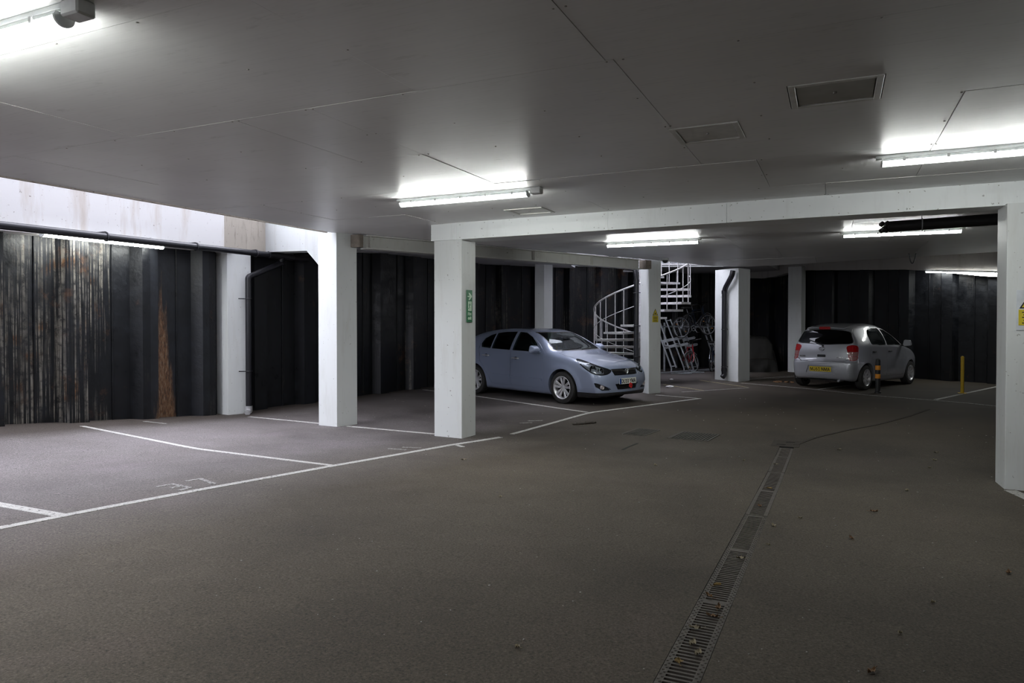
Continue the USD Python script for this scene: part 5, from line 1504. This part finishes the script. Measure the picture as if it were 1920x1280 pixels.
A.mesh('chrome_brow', bar_across(.668, -.385, .385, .034, .02, -.004, zf=lambda y: .672 - .05 * (1 - min(1, abs(y) / .12)) ** 1.5), 'chrome', gr)
for z in (.637, .617, .597):
    A.mesh('grille_bar', bar_across(z, -.36, .36, .011, .02, .008), 'trim_black', gr)
ub = gz(.645, 0) - .012
v, f = lathe([(.034, 0), (.044, .006), (.050, .004), (.050, -.006), (.036, -.006), (.034, 0)], 28)
A.mesh('badge', MB().add(np.column_stack([ub - v[:, 2], v[:, 0], .645 + v[:, 1]]), f).tube([(ub, -.045, .672), (ub - .004, 0, .585), (ub, .045, .672)], .009, 8).tube([(ub, -.020, .668), (ub - .002, .004, .632), (ub, .020, .655)], .007, 6), 'chrome', gr)
ik = A.put('lower_intake', (ab.level(-.040) - ab.level(-.052)) ^ end_prism(intake.buffer(.01), -.2, .25), 'car_black')
for z in (.388, .36, .332):
    A.mesh('intake_bar', bar_across(z, -.31, .31, .011, .02, .01), 'trim_black', ik)
for sg in (1, -1):
    fg = A.put('fog_recess', (ab.level(-.040) - ab.level(-.052)) ^ end_prism(fog[sg].buffer(.01), -.2, .7), 'car_black')
    u = ab.uat(sg * .64, .365) + .012
    v, f = lathe([(0, .004), (.026, .003), (.036, -.004), (.042, .006), (.045, -.004), (.045, -.03)], 20)
    A.mesh('fog_lamp', MB().add(np.column_stack([u - v[:, 2], sg * .64 + v[:, 0], .365 + v[:, 1]]), f), 'lamp_clear', fg)
A.plate('DU10 YMA', ab.uat(0, .46) - .012, .03, .462, False, True, tilt=.06)
A.liner(.94, .316, .365); A.liner(3.554, .316, .365)
for u in (.94, 3.554):
    for y in (.775, -.775):
        A.wheel(u, y, .316, .222, 5, .195)
A.interior(1.45, [(1.95, .36, .5), (1.95, -.36, .5), (2.75, 0, 1.2)], .32, .36, 1.4)
A.put('cabin_floor', side_prism(poly((1.2, .52), (3.8, .52), (3.8, .56), (1.2, .56)), 1, -.65, .65), 'car_black')
# wipers, tax disc holders, hanging ornament
A.mesh('wiper', MB().tube([(1.20, .58, 1.03), (1.24, .10, 1.052), (1.27, -.05, 1.066)], .008, 6), 'car_black')
A.mesh('wiper', MB().tube([(1.18, 0.0, 1.035), (1.24, -.40, 1.055), (1.28, -.56, 1.06)], .008, 6), 'car_black')
ma = A.mesh('interior_mirror', MB().box((1.86, 0, 1.30), (.03, .24, .065), ch=.01), 'car_black')
A.mesh('hanging_charm', MB().tube([(1.86, .03, 1.27), (1.86, .03, 1.18)], .003, 5).add(*[(np.array(q.vertices) + (1.86, .03, 1.16), q.faces) for q in [trimesh.creation.icosphere(2, .030)]][0]).tube([(1.86, .03, 1.13), (1.86, .03, 1.09)], .004, 5), 'chrome', ma)
A.mesh('tassel', MB().add(*lathe([(0, 1.092), (.010, 1.088), (.017, 1.03), (.018, 1.01), (0, 1.008)], 10)), 'brass', ma); 
# the last mesh is a lathe about z at the origin: move it under the charm
_p = UsdGeom.Mesh(stage.GetPrimAtPath(str(ma.GetPath()) + '/tassel')); _v = np.array(_p.GetPointsAttr().Get()); _v += A.T(np.array([[1.86, .03, 0]]))[0] - A.T(np.array([[0, 0, 0]]))[0]; _p.GetPointsAttr().Set([Gf.Vec3f(*map(float, q)) for q in _v])
A.mesh('dash_paper', MB().box((1.40, .02, 1.005), (.16, .11, .003), rz(20)), 'tax_paper')
A.mesh('aerial', MB().tube([(3.55, 0, 1.40), (3.72, 0, 1.60)], .004, 5), 'car_black')
# the red flower badge tied to the lower grille
pp = thing('poppy_badge', 'red round flower badge tied below the number plate of the hatchback', 'badge', (a_loc[0], a_loc[1], 0), A_ROT)
pc = A.T(np.array([[ab.uat(-.03, .385) - .022, -.045, .372]]))[0]
v = []
pm = MB()
for k in range(4):
    a = k * math.pi / 2 + .3
    v, f = lathe([(0, .004), (.028, .008), (.032, .004), (.030, 0), (0, -.002)], 16)
    pm.add(np.column_stack([pc[0] + v[:, 2] + .001 * k, pc[1] + v[:, 0] + .024 * math.cos(a), pc[2] + v[:, 1] + .024 * math.sin(a)]), f)
obj('petals', pm, 'badge_red', pp)
v, f = lathe([(0, .016), (.012, .014), (.014, .006)], 12)
obj('flower_centre', MB().add(np.column_stack([pc[0] + v[:, 2], pc[1] + v[:, 0], pc[2] + v[:, 1]]), f), 'ink', pp)
# ================================================================== the small silver hatchback, seen from its rear right
B_ARCH = [(.72, .295, .345, .014), (3.17, .295, .345, .016)]
mb_ = CarBody(
    [(.04, .22), (.0, .34), (0, .50), (.03, .62), (.09, .73), (.2, .82), (.45, .925), (.8, 1.00), (.96, 1.035), (1.25, 1.19), (1.55, 1.36), (1.85, 1.482), (2.15, 1.54), (2.5, 1.56), (2.9, 1.545), (3.2, 1.508), (3.42, 1.462),
     (3.50, 1.415), (3.58, 1.20), (3.65, 1.03), (3.69, .90), (3.72, .72), (3.775, .655), (3.785, .55), (3.775, .40), (3.72, .26), (3.5, .22), (1.9, .18), (.3, .18)],
    [(0, .60), (.08, .67), (.2, .73), (.45, .785), (.85, .82), (1.5, .832), (2.8, .832), (3.2, .818), (3.5, .775), (3.68, .72), (3.8, .66)],
    [(0, .72), (.5, .88), (1.2, .96), (2.0, .985), (3.0, 1.0), (3.8, 1.0)], B_ARCH, (.30, .42), k=.095, cf=.26, cr=.17, crown=.055)
mb_.grid(.03)
B_ROT = 64.0
d_ = np.array([math.cos(math.radians(B_ROT)), math.sin(math.radians(B_ROT))]); n_ = np.array([-d_[1], d_[0]])
b_loc = np.array((.60, 18.28)) + d_ * 1.225 + n_ * .745
bx = (.72 + 3.17) / 2
Bc = Car(mb_, 'hatchback_car', 'small silver hatchback with a yellow rear plate parked facing the dark wall', (b_loc[0], b_loc[1], 0), B_ROT, bx)
B0, B6, B12, Bin = mb_.level(0), mb_.level(-.006), mb_.level(-.013), mb_.level(-.045)
cp = poly((.95, .60), (3.5, .60), (3.58, 1.15), (3.40, 1.6), (1.7, 1.6), (1.05, 1.03))
cabin = Bin ^ (side_prism(cp, 1, 0, 1.2) + side_prism(cp, -1, 0, 1.2))
shell = B0 - cabin - Bc.arch_cut(.72, .295, .34) - Bc.arch_cut(3.17, .295, .34)
skin6 = B6 - B12
w_front = soft(poly((1.27, 1.01), (2.06, 1.025), (2.00, 1.42), (1.80, 1.395), (1.55, 1.26)), .02)
w_rear = smooth_poly([(2.14, 1.028), (2.5, 1.035), (2.82, 1.05), (2.89, 1.14), (2.84, 1.30), (2.70, 1.40), (2.45, 1.435), (2.085, 1.43)], 8)
w_rear = w_rear.intersection(sbox(2.05, 1.03, 3, 1.44))
screen = soft(Polygon([(-.64, 1.03), (.64, 1.03), (.52, 1.42), (-.52, 1.42)]), .03)
back = smooth_poly([(-.655, 1.10), (-.40, 1.065), (0, 1.045), (.40, 1.065), (.655, 1.10), (.61, 1.26), (.50, 1.375), (0, 1.41), (-.50, 1.375), (-.61, 1.26)], 8)
body = shell - side_prism(shapely.union_all([w_front, w_rear]), 0) - end_prism(screen, .6, 1.95) - end_prism(back, 3.2, 3.9)
# tail lamps wrap the corner: outline across the diagonal
tail = smooth_poly([(-.13, 1.02), (.07, 1.04), (.11, .92), (.09, .76), (.02, .70), (-.10, .71), (-.12, .85)], 8)
def corner_prism(pg, sg):
    """outline in (p, z), p measured across the rear corner; swept along the outward diagonal"""
    c = math.cos(math.radians(52)); s_ = math.sin(math.radians(52)); o = np.array([3.60, .72])
    m = ext(pg, 1.0).translate((0, 0, -.35))                   # p along (-s... ) tangent, t outward
    m = m.transform([[-c, 0, s_, o[0]], [s_, 0, c, o[1]], [0, 1, 0, 0]])
    return m if sg > 0 else m.mirror((0, 1, 0))
tp = corner_prism(tail, 1) + corner_prism(tail, -1)
tailp = (body - B12) ^ tp
body = body - (tp - B12)
# hatch
hatch_pg = soft(Polygon([(-.50, .655), (.50, .655), (.62, .72), (.70, 1.0), (.70, 1.13), (.55, 1.43), (-.55, 1.43), (-.70, 1.13), (-.70, 1.0), (-.62, .72)]), .03)
gap = .004
d_front = poly((1.15, .28), (2.10, .28), (2.10, 1.0), (2.035, 1.465), (1.75, 1.43), (1.45, 1.26), (1.17, 1.04))
d_rear = poly((2.10, .28), (2.70, .28), (2.78, .42), (2.92, .62), (2.96, 1.0), (2.94, 1.2), (2.85, 1.38), (2.62, 1.465), (2.035, 1.465), (2.10, 1.0))
doors = {(nm, sg): body ^ side_prism(pg.buffer(-gap), sg, .42) for nm, pg in (('f', d_front), ('r', d_rear)) for sg in (1, -1)}
both = side_prism(d_front.buffer(.001), 0, .42) + side_prism(d_rear.buffer(.001), 0, .42)
body = body - (both - B12) - (side_prism(d_front.buffer(-gap), 0, .42) + side_prism(d_rear.buffer(-gap), 0, .42))
hz_ = end_prism(hatch_pg.buffer(-gap), 3.30, 3.95)
recess = soft(Polygon([(-.36, .375), (.36, .375), (.29, .56), (-.29, .56)]), .02)
hatch = (body ^ hz_)
body = body - (end_prism(hatch_pg, 3.30, 3.95) - B12) - hz_
body = body - (end_prism(recess, 3.5, 4.0) - mb_.level(-.028))
bumper = body ^ end_prism(sbox(-1, 0, 1, .655), 3.30, 4.0)
body = body - end_prism(sbox(-1, 0, 1, .658), 3.297, 4.0)
Bc.put('body', body, 'paint_silver')
hp = Bc.put('hatch', hatch, 'paint_silver')
bp = Bc.put('bumper', bumper, 'paint_silver')
Bc.put('rear_window', skin6 ^ end_prism(back.buffer(.002), 3.2, 3.9), 'privacy_glass', hp)
Bc.put('window_seal', (mb_.level(-.001) - B12) ^ end_prism(back.buffer(.012).difference(back.buffer(-.016)), 3.2, 3.9), 'trim_black', hp)
Bc.put('windscreen', skin6 ^ end_prism(screen.buffer(.002), .6, 1.95), 'window_glass')
for sg in (1, -1):
    for nm, w in (('f', w_front), ('r', w_rear)):
        dr = Bc.put('door', doors[nm, sg], 'paint_silver')
        Bc.put('window', skin6 ^ side_prism(w.buffer(.002), sg), 'window_glass', dr)
        Bc.put('window_seal', (mb_.level(-.001) - B12) ^ side_prism(w.buffer(.014).difference(w.buffer(-.008)), sg, .35), 'trim_black', dr)
        hu, hz = (1.95, .875) if nm == 'f' else (2.80, .885)
        yy = mb_.yat(hu, hz)
        Bc.put('handle', Manifold.hull_points(np.array([(hu + a, sg * (yy + b), hz + c) for a, b, c in ((-.09, .003, -.013), (-.09, .003, .013), (.09, .003, -.013), (.09, .003, .013), (-.065, .032, -.009), (-.065, .032, .009), (.065, .034, -.01), (.065, .034, .01))])), 'trim_black', dr)
        if nm == 'f':
            yy = mb_.yat(1.30, 1.0)
            hs = [Manifold.sphere(r, 18).translate((u, sg * (yy + y), z)) for u, y, z, r in ((1.25, .09, 1.03, .05), (1.25, .20, 1.035, .045), (1.255, .10, 1.10, .045), (1.255, .19, 1.10, .04), (1.19, .14, 1.06, .05))]
            mir = Manifold.batch_hull(hs).trim_by_plane((-1, 0, 0), -1.285)
            mp = Bc.put('mirror', mir, 'paint_silver', dr)
            Bc.put('mirror_foot', Manifold.batch_hull([Manifold.sphere(.025, 12).translate((1.26, sg * (yy - .01), 1.005)), Manifold.sphere(.022, 12).translate((1.25, sg * (yy + .09), 1.01))]), 'trim_black', dr)
    for q in range(1):
        lens = Bc.put('tail_lamp', ((body - B12) if False else (B0 - B12)) ^ corner_prism(tail.intersection(sbox(-1, .905, 1, 2)), sg), 'lamp_red', label='red tail lamp with clear lower segments')
        Bc.put('clear_segment', (B0 - B12) ^ corner_prism(tail.intersection(sbox(-1, .80, 1, .90)).buffer(-.006), sg), 'lamp_pink', lens)
        Bc.put('lower_segment', (B0 - B12) ^ corner_prism(tail.intersection(sbox(-1, .60, 1, .795)).buffer(-.006), sg), 'lamp_pink', lens)
        Bc.put('lens_rim', (mb_.level(.003) - B12) ^ corner_prism(tail.difference(tail.buffer(-.010)), sg), 'lamp_red', lens)
        Bc.put('lens_divider', (mb_.level(.002) - B12) ^ corner_prism(shapely.union_all([tail.intersection(sbox(-1, .895, 1, .905)), tail.intersection(sbox(-1, .79, 1, .80))]), sg), 'lamp_red', lens)
# third brake light in the tailgate spoiler, spoiler itself
sp = Manifold.batch_hull([Manifold.sphere(.018, 14).translate((3.30, y * .46, 1.468)) for y in (-1, 1)] + [Manifold.sphere(.014, 14).translate((3.515, y * .44, 1.43)) for y in (-1, 1)] + [Manifold.sphere(.014, 14).translate((3.535, y * .2, 1.446)) for y in (-1, 1)] + [Manifold.sphere(.018, 14).translate((3.3, y * .2, 1.488)) for y in (-1, 1)])
spo = Bc.put('spoiler', sp, 'paint_silver', hp)
Bc.put('brake_light', Manifold.batch_hull([Manifold.sphere(.012, 12).translate((3.545, y * .125, z)) for y in (-1, 1) for z in (1.42, 1.462)]), 'lamp_red', hp, label='red high brake light')
u = mb_.uat(0, .955, True)
v, f = lathe([(.048, -.004), (.048, .006), (.058, .008), (.066, .004), (.068, -.004)], 28)
em = MB().add(np.column_stack([u + v[:, 2] + .012, v[:, 0], .955 + v[:, 1] * .86]), f)
em.box((u + .015, 0, .955), (.012, .155, .022), ch=.003)
Bc.mesh('badge', em, 'chrome', hp)
Bc.mesh('hatch_pull', MB().box((mb_.uat(0, .79, True) + .003, 0, .79), (.02, .20, .058), ch=.008), 'trim_black', hp)
def raised(text, y, z, h):
    tm = meshkit.text_mesh(text, h, .009, bold=True); tv = np.array(tm.vertices); tv[:, 0] -= np.ptp(tv[:, 0]) / 2
    uu = np.array([mb_.uat(y + q[0], z + q[1], True) for q in tv])
    Bc.mesh('lettering', MB().add(np.column_stack([uu + tv[:, 2] + .004, y + tv[:, 0], z + tv[:, 1]]), tm.faces), 'chrome', hp, smooth=False)
raised('MICRA', -.48, .755, .034)
raised('ACENTA', .43, .748, .026)
Bc.plate('MJ61 NMA', mb_.uat(0, .48, True) - .018, 0, .478, True, False, blue=False, tilt=-.05)
Bc.mesh('wiper', MB().tube([(3.66, .03, 1.035), (3.675, .0, 1.02)], .022, 8).tube([(3.66, 0.0, 1.035), (3.635, -.16, 1.10), (3.60, -.33, 1.15)], .009, 6), 'car_black', hp)
yy = .62
Bc.mesh('exhaust', MB().tube([(3.35, .42, .235), (3.74, .42, .22)], .028, 12, caps=True), 'galvanised')
Bc.put('undertray', side_prism(poly((.3, .185), (3.5, .2), (3.5, .24), (.3, .24)), 1, -.55, .55), 'car_black')
Bc.liner(.72, .295, .34); Bc.liner(3.17, .295, .34)
for u in (.72, 3.17):
    for y in (.735, -.735):
        Bc.wheel(u, y, .295, .195, 7, .175, twin=False)
Bc.interior(1.22, [(1.65, .33, .48), (1.65, -.33, .48), (2.45, 0, 1.12)], .36, .33, 1.45)
